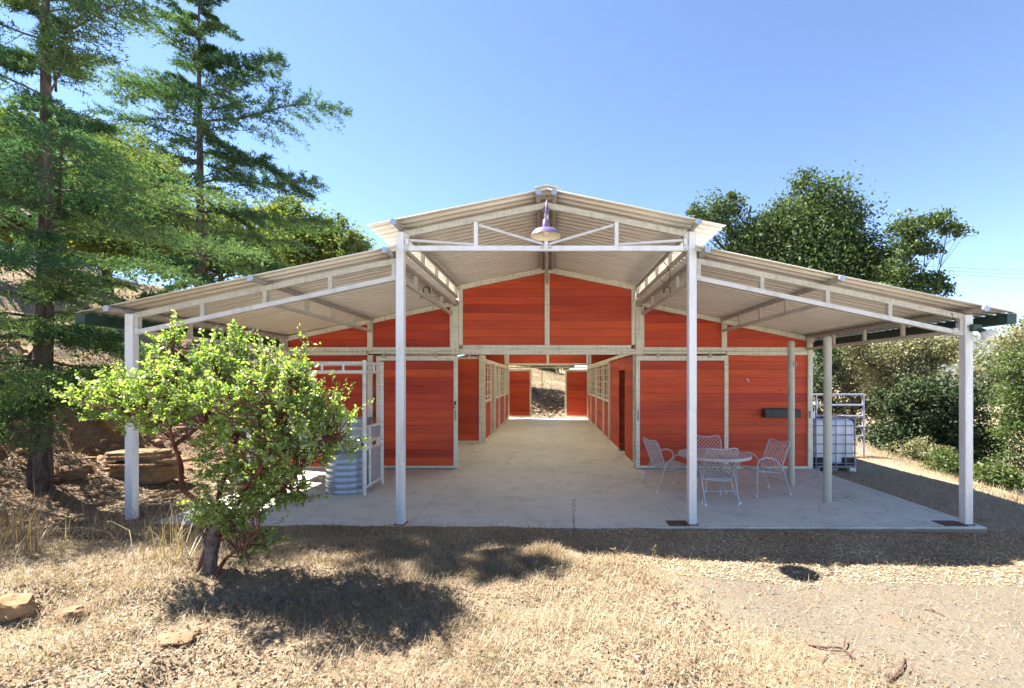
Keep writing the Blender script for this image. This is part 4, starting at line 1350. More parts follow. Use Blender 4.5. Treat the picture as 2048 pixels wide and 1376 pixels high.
def cedar(name, lab, base, H, trunk_r, z0, lmax, nb, lean=(0, 0), rb=0, detail=1.0, needle=0.05, extra=(), er=7):
    base = Vector(base)
    root = empty(name, base)
    tag(root, lab, 'tree', 'deodar cedars on the bank')
    tops = Vector((lean[0], lean[1], H))
    path = [Vector((0, 0, -0.3)), Vector((0, 0, 0.1)), tops * 0.35 + Vector((0.04, 0, 0)), tops * 0.7, tops]
    sm = smooth_path(path, 6)
    MB().tube(sm, [trunk_r * max(0.03, (1.2 - 1.15 * (p.z + 0.3) / (H + 0.3)) if p.z > 0.25 else 1.28) for p in sm], 12).build('trunk', M['bark'], root, True)
    # branch prototypes: unit length along +X
    protos = []
    for k in range(9):
        ca_, cb_, cw_ = rng.uniform(0.0, 0.28), rng.uniform(0.12, 0.46), rng.uniform(0.02, 0.09)
        ax = lambda t, ca_=ca_, cb_=cb_, cw_=cw_, k=k: np.array([t, cw_ * math.sin(3.2 * t + k), ca_ * t - cb_ * t * t + 0.02 * math.sin(9 * t + k)])
        nbl = int(30 * detail)
        tw = []
        for i in range(nbl):
            t = 0.12 + 0.88 * (i + rng.uniform(0, 1)) / nbl
            for sd in (-1, 1):
                ln = (0.33 * (1 - t) ** 0.65 + 0.05) * (0.45 + 0.55 * min(1, t / 0.3)) * rng.uniform(0.6, 1.15)
                a = math.radians(rng.uniform(38, 68)) * sd
                p0 = ax(t)
                dr = np.array([math.cos(a), math.sin(a), rng.uniform(-0.50, 0.22)])
                tw.append((p0, dr, ln))
        tw.append((ax(0.15), ax(1.0) - ax(0.15), 1.0))
        pts = []; dd = []
        for p0, dr, ln in tw:
            nn = max(3, int(ln / 0.016 * detail))
            q = np.linspace(0.04, 1, nn)[:, None] * ln
            pp = p0 + dr * q + np.array([0, 0, -0.55]) * q * q
            if ln == 1.0: pp = np.array([ax(0.12 + 0.88 * t_) for t_ in np.linspace(0, 1, nn)])
            # secondary sprays
            pts.append(pp); dd.append(np.repeat(dr[None], nn, 0))
            for _ in range(int(3 * detail) if ln != 1.0 else 0):
                u = rng.uniform(0.15, 0.9); s0 = p0 + dr * u * ln + np.array([0, 0, -0.55]) * (u * ln) ** 2
                a2 = rng.uniform(-0.9, 0.9)
                d2 = np.array([dr[0] * math.cos(a2) - dr[1] * math.sin(a2), dr[0] * math.sin(a2) + dr[1] * math.cos(a2), rng.uniform(-0.35, 0.15)])
                l2 = ln * rng.uniform(0.2, 0.4); n2 = max(2, int(l2 / 0.017 * detail))
                q2 = np.linspace(0.05, 1, n2)[:, None] * l2
                pts.append(s0 + d2 * q2); dd.append(np.repeat(d2[None], n2, 0))
        protos.append((np.concatenate(pts), np.concatenate(dd), tw, [ax(t) for t in np.linspace(0, 1, 9)]))
    VV = []; TT = []
    br = MB()
    golden = 2.39996
    for i in range(nb + len(extra)):
        u = (min(i, nb - 1) + 0.5) / nb
        z = z0 + (H - z0) * u ** 0.92
        tt = (z - z0) / (H - z0)
        L = lmax * (1 - tt) ** 0.85 * (rng.uniform(0.6, 1.15) if rng.uniform() < 0.72 else rng.uniform(0.25, 0.5)) + 0.22
        az = i * golden + rng.normal() * 0.3 + rb
        elev = math.radians(-6 + 34 * tt + rng.normal() * 11)
        if i >= nb:
            z, L, az, elev = extra[i - nb]; z -= base.z; elev = math.radians(elev)
        P, D, tw, axp = protos[rng.integers(0, len(protos))]
        ca, sa = math.cos(az), math.sin(az); ce, se = math.cos(elev), math.sin(elev)
        R = np.array([[ca * ce, -sa, -ca * se], [sa * ce, ca, -sa * se], [se, 0, ce]])
        f = z / H
        org = np.array(tops * f) if f > 0.35 else np.array([lean[0] * f + 0.04 * f, lean[1] * f, z])
        org[2] = z
        keep = rng.uniform(0, 1, len(P)) < min(0.85, 0.40 + 0.45 * L / lmax)
        p = (P[keep] * L) @ R.T + org
        d = unit(D[keep] @ R.T)
        # nothing grows through the porch roof
        W_ = p + np.array(base)
        ok = ~((W_[:, 0] > -6.2) & (W_[:, 1] > 5.45) & (W_[:, 1] < 22.2) & (W_[:, 2] < 3.60 - 0.21 * (np.abs(W_[:, 0]) - 1.9) + 0.25))
        p, d = p[ok], d[ok]
        # tufts: two thin needle fans per point
        bt = rng.uniform(0.05, 0.95)
        for rep in range(2 if i < nb else er):
            n = len(p)
            dirn = unit(d * 0.7 + rng.normal(size=(n, 3)) * 0.75 + np.array([0, 0, 0.25]))
            sdv = unit(np.cross(dirn, rng.normal(size=(n, 3))))
            ln = needle * rng.uniform(0.6, 1.35, n)[:, None]
            wd = ln * 0.14
            jit = rng.normal(size=(n, 3)) * (0.012 if i < nb else 0.035)
            a = p + jit
            VV.append(np.stack([a - sdv * wd, a + sdv * wd, a + dirn * ln], 1).reshape(-1, 3))
            TT.append(np.repeat(np.clip(bt + rng.normal(size=n) * 0.2, 0, 1), 3))
        axw = [Vector(org + R @ (q * L)) for q in axp]
        tipw = axw[-1] + base
        if tipw.x > -6.1 and 5.5 < tipw.y < 22.2 and tipw.z < 3.60 - 0.21 * (abs(tipw.x) - 1.9) + 0.2: axw = axw[:5]
        br.tube(axw, list(np.linspace(max(0.012, trunk_r * 0.24 * (L / lmax)), 0.004, len(axw))), 5, False)
        for p0, dr, ln in tw[:-1:3]:
            e = p0 + dr * ln * 0.8 + np.array([0, 0, -0.35]) * ln * ln
            te = Vector(org + R @ (e * L)); wt = te + base
            if wt.x > -6.2 and 5.45 < wt.y < 22.2 and wt.z < 3.60 - 0.21 * (abs(wt.x) - 1.9) + 0.25: continue
            br.tube([Vector(org + R @ (p0 * L)), te], [0.006, 0.003], 3, False)
    V = np.concatenate(VV); T = np.concatenate(TT)
    np_obj('crown', V, np.arange(len(V)).reshape(-1, 3), M['cedar'], T, root)
    br.build('branches', M['bark'], root, True)
    return root

# ---- cedars on the left
cedar('deodar_cedar', 'near deodar cedar at the left edge with a bare scaly lower trunk', (at(80, 980, 6.5).x, 6.5, tz(at(80, 980, 6.5).x, 6.5)), 10.2, 0.11, 1.1, 2.9, 82, (0.12, 0.0), 0.3, 1.0, 0.062, [(1.6, 1.3, 0.1, -8), (2.0, 1.7, -0.7, -5), (2.5, 1.35, 0.3, -4), (3.0, 1.6, -0.5, 4), (2.2, 2.4, -1.6, -8), (2.8, 2.6, -2.2, -4), (1.5, 2.0, -1.1, -10), (3.4, 2.8, -1.0, 0), (4.0, 2.7, 0.5, 8), (1.9, 2.2, 2.6, -5), (2.6, 1.4, -0.1, -10), (4.2, 2.7, -0.6, 4)], 3)
b2 = at(398, 700, 13.5)
cedar('deodar_cedar', 'tall conical deodar cedar standing behind the left porch roof', (b2.x, 13.5, tz(b2.x, 13.5)), 14.6 - tz(b2.x, 13.5), 0.13, 1.6, 3.5, 76, (0.0, 0.0), 1.1, 0.85, 0.10, [(9.75, 4.4, 0.12, 6), (7.8, 3.7, -0.1, 2), (6.9, 3.9, 0.05, 0), (11.3, 2.7, -0.15, 4), (8.8, 3.2, 0.2, -4), (5.6, 4.2, 0.1, -6), (10.6, 3.4, 2.9, 14), (8.3, 4.0, 3.3, 8)])

# ---- oaks and shrubs on the left hillside
def ground_at(px, d):
    x = at(px, 0, d).x
    return (x, d, tz(x, d))
LH = 'oaks on the left hillside'
tree('oak_tree', 'light green oak rising behind the ridge of the left porch roof', ground_at(585, 25), blobs_px([(590, 470, 75, 55), (665, 500, 70, 40), (560, 420, 40, 30), (680, 470, 35, 28), (610, 520, 90, 30)], 25), 17000, 0.19, M['oak_light'], 0.17, group=LH, clump=0.32, hollow=0.25)
tree('fir_sapling', 'small bright green fir just above the left eave of the main roof', ground_at(705, 22), blobs_px([(705, 500, 32, 22), (704, 480, 18, 18)], 22), 3200, 0.14, M['oak_mid'], 0.07, group=LH)
tree('oak_tree', 'broad yellow green oak on the hill between the two cedars', ground_at(215, 17), blobs_px([(220, 370, 90, 60), (140, 420, 90, 60), (280, 440, 90, 55), (180, 290, 60, 40), (300, 350, 50, 45), (240, 480, 100, 40)], 17), 34000, 0.14, M['oak_light'], 0.17, group=LH, clump=0.36, hollow=0.2)
tree('oak_tree', 'green oak at the left frame edge behind the near cedar', ground_at(-60, 13), blobs_px([(-40, 350, 90, 70), (20, 270, 70, 50), (40, 440, 80, 50), (70, 350, 60, 50)], 13), 26000, 0.11, M['oak_light'], 0.14, group=LH, clump=0.36, hollow=0.2)
tree('oak_tree', 'pale oak high on the hill behind the near cedar trunk', ground_at(90, 24), blobs_px([(60, 470, 110, 40), (170, 500, 90, 34), (0, 430, 70, 40), (120, 390, 80, 50)], 24), 20000, 0.20, M['oak_mid'], 0.18, group=LH, clump=0.36, hollow=0.2)
tree('oak_tree', 'green oak on the hill behind the trunk of the conical cedar', ground_at(460, 21), blobs_px([(450, 470, 80, 65), (380, 520, 70, 45), (500, 520, 70, 35), (330, 500, 60, 45)], 21), 20000, 0.16, M['oak_light'], 0.17, group=LH, clump=0.34, hollow=0.2)
tree('oak_tree', 'dark leafed oak on the bank seen through the left porch', ground_at(330, 15), blobs_px([(310, 620, 60, 30), (390, 640, 50, 26)], 15), 5000, 0.10, M['oak_mid'], 0.07, group=LH, hollow=0.2)

# ---- right hand trees
RH = 'oaks on the slope right of the barn'
tree('oak_tree', 'great dark green oak towering over the right porch roof', (at(1600, 0, 27).x, 27, tz(at(1600, 0, 27).x, 27)),
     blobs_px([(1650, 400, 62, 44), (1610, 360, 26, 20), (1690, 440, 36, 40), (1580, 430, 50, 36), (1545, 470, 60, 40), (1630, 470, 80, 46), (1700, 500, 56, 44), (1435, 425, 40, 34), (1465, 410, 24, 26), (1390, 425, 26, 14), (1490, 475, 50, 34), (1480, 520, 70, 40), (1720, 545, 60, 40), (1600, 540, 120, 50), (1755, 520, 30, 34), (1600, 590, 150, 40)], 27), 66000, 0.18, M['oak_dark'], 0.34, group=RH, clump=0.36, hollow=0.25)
tree('oak_tree', 'open crowned oak with a bare limb showing beside the power lines', (at(1800, 0, 24).x, 24, tz(at(1800, 0, 24).x, 24)),
     blobs_px([(1825, 450, 36, 26), (1870, 440, 34, 20), (1895, 465, 26, 20), (1815, 490, 34, 26), (1850, 500, 30, 16), (1845, 565, 50, 18), (1890, 580, 26, 12), (1790, 550, 40, 30), (1800, 610, 70, 36)], 24), 13000, 0.17, M['oak_dark'], 0.16, group=RH, clump=0.36, hollow=0.25)
tree('oak_tree', 'dusty pale oak seen between the two pipe posts and the tote', ground_at(1700, 26), blobs_px([(1690, 745, 45, 40), (1665, 715, 30, 26), (1735, 760, 50, 40), (1705, 800, 55, 35), (1755, 815, 40, 34), (1700, 855, 50, 26)], 26), 12000, 0.16, M['oak_dusty'], 0.2, group=RH, clump=0.36)
tree('oak_tree', 'dusty pale oak behind the corral panel', ground_at(1790, 22), blobs_px([(1755, 710, 50, 40), (1805, 695, 50, 36), (1860, 700, 50, 36), (1775, 765, 50, 36), (1905, 705, 45, 32), (1830, 755, 60, 40), (1700, 700, 40, 34)], 22), 18000, 0.13, M['oak_dusty'], 0.24, group=RH, clump=0.36)
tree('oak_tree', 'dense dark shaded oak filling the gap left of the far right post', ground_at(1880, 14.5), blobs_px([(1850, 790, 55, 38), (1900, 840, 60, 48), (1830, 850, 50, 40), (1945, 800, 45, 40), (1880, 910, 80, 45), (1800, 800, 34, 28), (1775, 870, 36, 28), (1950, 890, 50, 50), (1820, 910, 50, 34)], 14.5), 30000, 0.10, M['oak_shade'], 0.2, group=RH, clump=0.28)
tree('oak_tree', 'pale leafy oak at the right frame edge with low bare branches', ground_at(2060, 10.5), blobs_px([(2035, 730, 42, 34), (2050, 800, 45, 34), (2060, 870, 50, 40), (2020, 850, 30, 26), (2040, 930, 45, 34), (2100, 780, 70, 70)], 10.5), 13000, 0.07, M['oak_mid'], 0.10, group=RH, clump=0.36)
tree('oak_tree', 'sunlit oak behind the twin floodlight', ground_at(1990, 19), blobs_px([(1980, 725, 40, 26), (2035, 690, 42, 34), (1945, 745, 36, 26), (2000, 770, 44, 28), (2090, 670, 60, 50)], 19), 10000, 0.12, M['oak_dusty'], 0.13, group=RH, clump=0.36)
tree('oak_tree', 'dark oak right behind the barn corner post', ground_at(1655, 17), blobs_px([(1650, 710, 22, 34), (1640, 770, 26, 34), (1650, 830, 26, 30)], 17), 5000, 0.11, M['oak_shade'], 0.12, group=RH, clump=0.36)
for px, d, lab in ((1775, 15.5, 'low sun bleached shrub below the dusty oak trunk'), (1830, 13.0, 'low pale shrub at the lip of the slope, beside the sunny grass'), (1900, 10.5, 'low green shrub left of the far right post'), (1985, 9.6, 'low green shrub just right of the far right post')):
    g = ground_at(px, d); k = d / F
    py = CYP + (CAM.z - g[2]) / k
    tree('low_shrub', lab, g, blobs_px([(px, py - 22, 48, 26), (px + 30, py - 12, 36, 20)], d), 2600, 0.07, M['oak_dusty'] if d > 12 else M['oak_mid'], 0.02, group='low shrubs at the lip of the slope', cat='shrub', hollow=0.1)
# ---- trees seen through the far doorway
tree('oak_tree', 'oak on the dry hill framed by the far doorway', ground_at(1090, 44), blobs_px([(1085, 728, 45, 14), (1060, 735, 30, 10), (1120, 730, 30, 12)], 44), 5000, 0.22, M['oak_dusty'], 0.16)
tree('oak_tree', 'spreading oak behind the barn shading the mound at the far doorway', (-4.2, 26.0, tz(-4.2, 26.0)), [(-4.5, 25.5, 6.0, 1.8, 1.8, 1.1), (-2.8, 26.2, 6.4, 1.7, 1.6, 1.0), (-5.4, 27.0, 6.8, 1.6, 1.6, 1.0), (-3.6, 24.6, 5.4, 1.3, 1.0, 0.7), (-1.4, 27.5, 5.6, 1.4, 1.2, 0.8)], 11000, 0.16, M['oak_mid'], 0.2, clump=0.3)
pst = ground_at(1084, 25.0)
o = MB().tube([(0, 0, -0.2), (0.0, 0, 1.28)], 0.022, 6).build('fence_stake', M['deadwood'], None, True); o.location = pst
tag(o, 'thin dark fence stake on the mound beyond the far doorway', 'stake')

# ------------------------------------------------------------------ the bush
def bush():
    base = Vector((at(415, 1170, 3.62).x, 3.62, 0)); base.z = tz(base.x, base.y)
    root = empty('manzanita_bush', base)
    tag(root, 'bright green leafy manzanita bush with red bark in the left foreground', 'bush')
    D0 = 3.62
    spec = [(420, 785, 165, 80, 30), (565, 805, 105, 90, 22), (235, 800, 88, 42, 9), (625, 870, 85, 85, 17), (510, 900, 110, 95, 24), (480, 1020, 72, 62, 12), (405, 1035, 30, 40, 3), (345, 705, 34, 42, 4), (600, 745, 20, 38, 2), (660, 830, 45, 40, 5), (320, 830, 80, 55, 10), (560, 985, 60, 45, 7), (465, 700, 40, 35, 5), (520, 1085, 40, 24, 3)]
    wood = MB(); wood2 = MB()
    L = lambda p: Vector(p) - base
    mains = []
    def stem(pts, r0, r1, mb=wood):
        sm = smooth_path(pts, 5)
        mb.tube([L(p) for p in sm], list(np.linspace(r0, r1, len(sm))), 8)
        mains.extend(sm[len(sm) // 3:])
    P = lambda px, py, dd=0.0: at(px, py, D0 + dd)
    b0 = base + Vector((0, 0, -0.08))
    wood2.tube([L(p) for p in smooth_path([b0, P(412, 1150), P(420, 1105), P(432, 1060, 0.02), P(440, 1010, 0.05)], 4)], list(np.linspace(0.088, 0.030, 17)), 12)
    stem([P(400, 1165, -0.03), P(404, 1120, -0.05), P(420, 1080, 0.0), P(440, 1010, 0.05)], 0.026, 0.018)
    stem([P(436, 1040), P(412, 1020, 0.1), P(392, 1000, 0.15), P(365, 975, 0.12), P(362, 930, 0.1), P(348, 890, 0.05), P(330, 840, 0.0), P(280, 810, -0.1)], 0.028, 0.008)
    stem([P(432, 1070), P(440, 980, 0.1), P(470, 900, 0.1), P(470, 820, 0.15), P(430, 740, 0.2)], 0.024, 0.006)
    stem([P(435, 1070), P(480, 1000, -0.1), P(530, 920, -0.2), P(560, 830, -0.15), P(580, 760, -0.1)], 0.022, 0.006)
    stem([P(440, 1080), P(510, 1020, 0.05), P(580, 960, 0.05), P(630, 900, 0.0), P(680, 870, 0.0)], 0.020, 0.006)
    stem([P(425, 1170), P(450, 1120, -0.15), P(490, 1090, -0.2), P(520, 1060, -0.2)], 0.018, 0.006)
    stem([P(350, 890, 0.05), P(400, 850, 0.2), P(440, 800, 0.3)], 0.02, 0.008)
    stem([P(340, 850), P(345, 770, -0.1), P(345, 680, -0.1)], 0.014, 0.006)
    for (a, b) in (((470, 1090), (505, 1120)), ((490, 1088), (498, 1130))):
        wood.tube([L(P(*a, -0.2)), L(P(*b, -0.22))], [0.008, 0.003], 5)
    ma = np.array([tuple(p) for p in mains])
    C = []; Dv = []; T = []
    for px, py, rx, ry, ns in spec:
        k = D0 / F
        ctr = np.array(P(px, py)); r = np.array([rx * k, (rx + ry) * 0.5 * k * 1.05, ry * k])
        for _ in range(int(ns * 4.2)):
            d = unit(rng.normal(size=3)); rad = rng.uniform(0.2, 1.0) ** 0.5 * (1.0 if rng.uniform() < 0.8 else rng.uniform(1.02, 1.2))
            tip = ctr + d * r * rad
            # shoot starts from the nearest stem
            i = np.argmin(((ma - tip) ** 2).sum(1) + rng.uniform(0, 0.15, len(ma)))
            s = ma[i]
            v = tip - s; ln = np.linalg.norm(v)
            mid = s + v * 0.55 + rng.normal(size=3) * 0.05 * ln + np.array([0, 0, -0.06 * ln])
            tip2 = tip + np.array([0, 0, rng.uniform(-0.02, 0.08)])
            wood.tube([L(Vector(s)), L(Vector(mid)), L(Vector(tip2))], [min(0.010, 0.004 + 0.006 * ln), 0.0045, 0.0015], 4, False)
            # leaves along the outer part and on side twigs
            ends = [(mid * 0.5 + tip2 * 0.5, tip2 + unit(v) * 0.03)]
            for _k in range(rng.integers(2, 5)):
                a = mid + (tip2 - mid) * rng.uniform(0.1, 0.95)
                e = a + (unit(rng.normal(size=3)) * 0.8 + unit(v) * 0.5 + np.array([0, 0, 0.5])) * rng.uniform(0.04, 0.17)
                wood.tube([L(Vector(a)), L(Vector(e))], [0.0025, 0.0012], 3, False)
                ends.append((a, e))
            tb_ = rng.uniform(0.1, 0.7)
            for a, e in ends:
                n = rng.integers(10, 16)
                u = np.linspace(0.1, 1.05, n)[:, None]
                ax = unit(e - a)
                ang = np.arange(n) * 2.4 + rng.uniform(0, 6)
                q1 = unit(np.cross(ax, np.array([0.3, 0.5, 0.8]))); q2 = np.cross(ax, q1)
                out = np.cos(ang)[:, None] * q1 + np.sin(ang)[:, None] * q2
                dr = unit(out * 0.9 + ax * 0.8)
                C.append(a + (e - a) * u + dr * 0.016); Dv.append(dr)
                tt = np.clip(tb_ + rng.normal(size=n) * 0.16, 0, 0.88)
                tt[rng.uniform(size=n) < 0.045] = 0.96
                tt[rng.uniform(size=n) < 0.008] = 1.0
                T.append(tt)
    # tall leafy spikes standing proud of the crown
    sp_ = [(338, 690, 622), (601, 745, 700), (560, 720, 690), (640, 800, 775)]
    for _ in range(34):
        q_ = rng.uniform(250, 690)
        top_ = np.interp(q_, [250, 300, 350, 450, 560, 620, 690], [780, 735, 700, 712, 722, 765, 850])
        y0_ = top_ + rng.uniform(5, 90)
        sp_.append((q_, y0_, y0_ - rng.uniform(28, 58)))
    for px, y0, y1 in sp_:
        dd_ = -0.1 if y1 < 640 else rng.uniform(-0.35, 0.3)
        a = np.array(P(px, y0, dd_)); e = np.array(P(px + rng.normal() * 6, y1, dd_))
        wood.tube([L(Vector(a)), L(Vector(e))], [0.004, 0.002], 4, False)
        n = 34
        u = np.linspace(0, 1, n)[:, None]
        dr = unit(rng.normal(size=(n, 3)) + np.array([0, 0, 0.8]))
        C.append(a + (e - a) * u + dr * 0.014); Dv.append(dr)
        tt = rng.uniform(0.3, 0.85, n)
        if rng.uniform() < 0.35: tt[int(n * 0.6):] = 0.955
        T.append(tt)
    c = np.concatenate(C); dv = np.concatenate(Dv); t = np.concatenate(T)
    v, f, tt = leaf_arrays(c, 0.029, 0.55, 0.35, t, dv, True)
    np_obj('foliage', v - np.array(base), f, M['bush'], tt, root)
    wood.build('branches', M['redbark'], root, True)
    wood2.build('trunk', M['greybark'], root, True)
bush()

# ------------------------------------------------------------------ rocks
def rock(name, lab, loc, size, mat, seed, cat='rock', group=None, flat=1.0, rz=0.0, sink=0.3):
    import bmesh
    bm = bmesh.new()
    bmesh.ops.create_icosphere(bm, subdivisions=3, radius=1.0)
    r = np.random.default_rng(seed)
    planes = [(unit(r.normal(size=3)), r.uniform(0.66, 0.95)) for _ in range(13)]
    for v in bm.verts:
        p = np.array(v.co)
        for n, d in planes:
            e = p @ n - d
            if e > 0: p = p - n * e * 0.92
        p = p * (1 + 0.035 * r.normal() + 0.08 * math.sin(5 * p[0] + 3 * p[1]) * math.cos(4 * p[2] - 2 * p[0]))
        v.co = Vector(p * np.array(size))
    me = bpy.data.meshes.new(name)
    bm.to_mesh(me); bm.free()
    me.materials.append(M[mat])
    o = bpy.data.objects.new(name, me)
    o.location = (loc[0], loc[1], loc[2] + size[2] * (1 - sink) * 0.8)
    o.rotation_euler = (0, 0, rz)
    link(o)
    if lab: tag(o, lab, cat, group)
    return o
def gnd_px(px, py):
    """first terrain point along the pixel's ray"""
    d = 1.5
    while d < 60:
        p = at(px, py, d)
        if p.z <= tz(p.x, p.y): return (p.x, p.y, tz(p.x, p.y))
        d += 0.02
    return tuple(at(px, py, 10))
RG = 'rocks in the dry grass'
rock('field_rock', 'pale rounded boulder half buried at the left frame edge', gnd_px(28, 1222), (0.14, 0.11, 0.09), 'stone', 3, group=RG, sink=0.85)
rock('field_rock', 'angular orange rock in the grass left of the bush', gnd_px(142, 1238), (0.085, 0.07, 0.065), 'rock', 4, group=RG, rz=0.4, sink=0.6)
rock('field_rock', 'flat tan stone flush with the grass below the bush trunk', gnd_px(350, 1285), (0.13, 0.08, 0.035), 'rock', 5, group=RG, rz=0.2, sink=0.6)
rock('field_rock', 'small flat brown stone nearest the left post foot', gnd_px(172, 1148), (0.06, 0.04, 0.025), 'rock', 6, group=RG, sink=0.5)
rock('field_rock', 'small reddish stone in the grass right of the flat tan stone', gnd_px(392, 1268), (0.03, 0.025, 0.025), 'rock', 8, group=RG)
rock('bank_boulder', 'rounded boulder at the foot of the bank beside the cedar', gnd_px(140, 955), (0.22, 0.17, 0.13), 'rock', 12, group='boulders on the cut bank', sink=0.4)
rock('bank_boulder', 'brown boulder in the cut bank above the stone pile', gnd_px(230, 850), (0.5, 0.3, 0.28), 'stone', 13, group='boulders on the cut bank', sink=0.55)
def rubble(n, xr, yr, name, lab, smin, smax):
    ico = np.array([(0, 0, 1), (0.894, 0, 0.447), (0.276, 0.851, 0.447), (-0.724, 0.526, 0.447), (-0.724, -0.526, 0.447), (0.276, -0.851, 0.447), (0.724, 0.526, -0.447), (-0.276, 0.851, -0.447), (-0.894, 0, -0.447), (-0.276, -0.851, -0.447), (0.724, -0.526, -0.447), (0, 0, -1)])
    tri = np.array([(0, 1, 2), (0, 2, 3), (0, 3, 4), (0, 4, 5), (0, 5, 1), (1, 6, 2), (2, 7, 3), (3, 8, 4), (4, 9, 5), (5, 10, 1), (2, 6, 7), (3, 7, 8), (4, 8, 9), (5, 9, 10), (1, 10, 6), (11, 7, 6), (11, 8, 7), (11, 9, 8), (11, 10, 9), (11, 6, 10)])
    x = rng.uniform(*xr, n); y = rng.uniform(*yr, n)
    k = ~((x > SLAB[0] - 0.03) & (x < SLAB[1] + 0.03) & (y > SLAB[2] - 0.05) & (y < SLAB[3])); x, y = x[k], y[k]; n = len(x)
    sz = smin + (smax - smin) * rng.uniform(size=n) ** 3
    V = ico[None] * (1 + 0.28 * rng.normal(size=(n, 12, 1))) * (sz[:, None] * rng.uniform(0.6, 1.3, (n, 3)) * np.array([1, 1, 0.65]))[:, None]
    V = V + np.stack([x, y, terrain(x, y)], -1)[:, None]
    f = (tri[None] + np.arange(n)[:, None, None] * 12).reshape(-1, 3)
    tag(np_obj(name, V.reshape(-1, 3), f, M['rock']), lab, 'rubble', kind='stuff')
rubble(1500, (-11, -5.4), (4.6, 13), 'rubble', 'loose stones strewn over the cut bank and under the cedar', 0.012, 0.12)
rubble(1600, (-6, 6.5), (1.7, 5.6), 'rubble', 'small pebbles and clods scattered over the foreground', 0.003, 0.022)
rubble(260, (-3, 4), (22, 25.5), 'rubble', 'stones on the mound beyond the far doorway', 0.03, 0.16)
# stacked flagstones: every slab a thing
c0 = gnd_px(262, 962)
FS = [(0.00, 0.00, 0.48, 0.30, 0.20), (0.02, 0.02, 0.50, 0.31, 0.085), (-0.03, 0.0, 0.52, 0.30, 0.055), (0.28, 0.05, 0.50, 0.26, 0.05), (-0.08, 0.0, 0.46, 0.28, 0.075), (-0.10, 0.02, 0.44, 0.27, 0.05)]
names = ['thick tan bottom block of the flagstone pile', 'second slab from the bottom of the flagstone pile', 'third slab from the bottom of the flagstone pile', 'long slab of the flagstone pile sticking out to the right', 'fifth slab from the bottom of the flagstone pile', 'topmost slab of the flagstone pile beside the left post']
zc = c0[2] - 0.06
for i, (dx, dy, a, b, h) in enumerate(FS):
    r = np.random.default_rng(40 + i)
    n = 11
    ang = np.sort(np.linspace(0, 2 * math.pi, n, endpoint=False) + r.uniform(-0.15, 0.15, n))
    rad = r.uniform(0.86, 1.08, n)
    ring = [(math.copysign(abs(math.cos(t)) ** 0.6, math.cos(t)) * a * q, math.copysign(abs(math.sin(t)) ** 0.6, math.sin(t)) * b * q) for t, q in zip(ang, rad)]
    m = MB()
    for zz, s in ((0, 0.97), (h * 0.2, 1.0), (h * 0.75, 0.99), (h, 0.95)):
        jj = r.uniform(0.985, 1.015, n)
        m.v += [(x * s * q, y * s * q, zz) for (x, y), q in zip(ring, jj)]
    for lv in range(3):
        for k in range(n):
            p_, q_ = lv * n + k, lv * n + (k + 1) % n
            m.f.append((p_, q_, q_ + n, p_ + n))
    m.f.append(tuple(reversed(range(n)))); m.f.append(tuple(3 * n + k for k in range(n)))
    o = m.build('flagstone', M['stone'])
    o.location = (c0[0] + dx, c0[1] + 0.25 + dy, zc)
    o.rotation_euler = (0, 0, r.uniform(-0.12, 0.12))
    tag(o, names[i], 'flagstone', 'flagstones stacked by the left post')
    zc += h + 0.001

# ------------------------------------------------------------------ sticks and weeds
def stick(name, lab, pix, r, group='fallen sticks on the gravel', twigs=()):
    pts = [Vector(gnd_px(a, b)) for a, b in pix]
    base = pts[0].copy()
    root = empty(name, base)
    tag(root, lab, 'stick', group)
    pts = [p - base + Vector((0, 0, r * 0.9 + (0.012 if 0 < i < len(pts) - 1 else 0))) for i, p in enumerate(pts)]
    MB().tube(smooth_path(pts, 4), list(np.linspace(r, r * 0.55, (len(pts) - 1) * 4 + 1)), 7).build('stem', M['deadwood'], root, True)
    for t in twigs:
        a, b = Vector(gnd_px(*t[0])) - base, Vector(gnd_px(*t[1])) - base
        MB().tube([a + Vector((0, 0, r)), a.lerp(b, 0.5) + Vector((0, 0, 0.03)), b + Vector((0, 0, t[2]))], [r * 0.6, r * 0.5, r * 0.25], 5).build('twig', M['deadwood'], root, True)
stick('fallen_stick', 'forked brown stick lying on the gravel, the larger of two', [(1616, 1294), (1650, 1300), (1685, 1305), (1710, 1323)], 0.009, twigs=(((1686, 1305), (1692, 1284), 0.03), ((1695, 1312), (1700, 1328), 0.0)))
stick('fallen_stick', 'curved dark stick lying near the bottom right corner', [(1776, 1368), (1795, 1352), (1806, 1338), (1808, 1318)], 0.009)
stick('fallen_stick', 'thin twig lying left of the curved dark stick', [(1645, 1332), (1652, 1318), (1656, 1312)], 0.004)
stick('fallen_stick', 'short dark splinter on the gravel at the right', [(1848, 1222), (1868, 1226), (1890, 1236)], 0.005, twigs=(((1866, 1226), (1858, 1216), 0.02),))

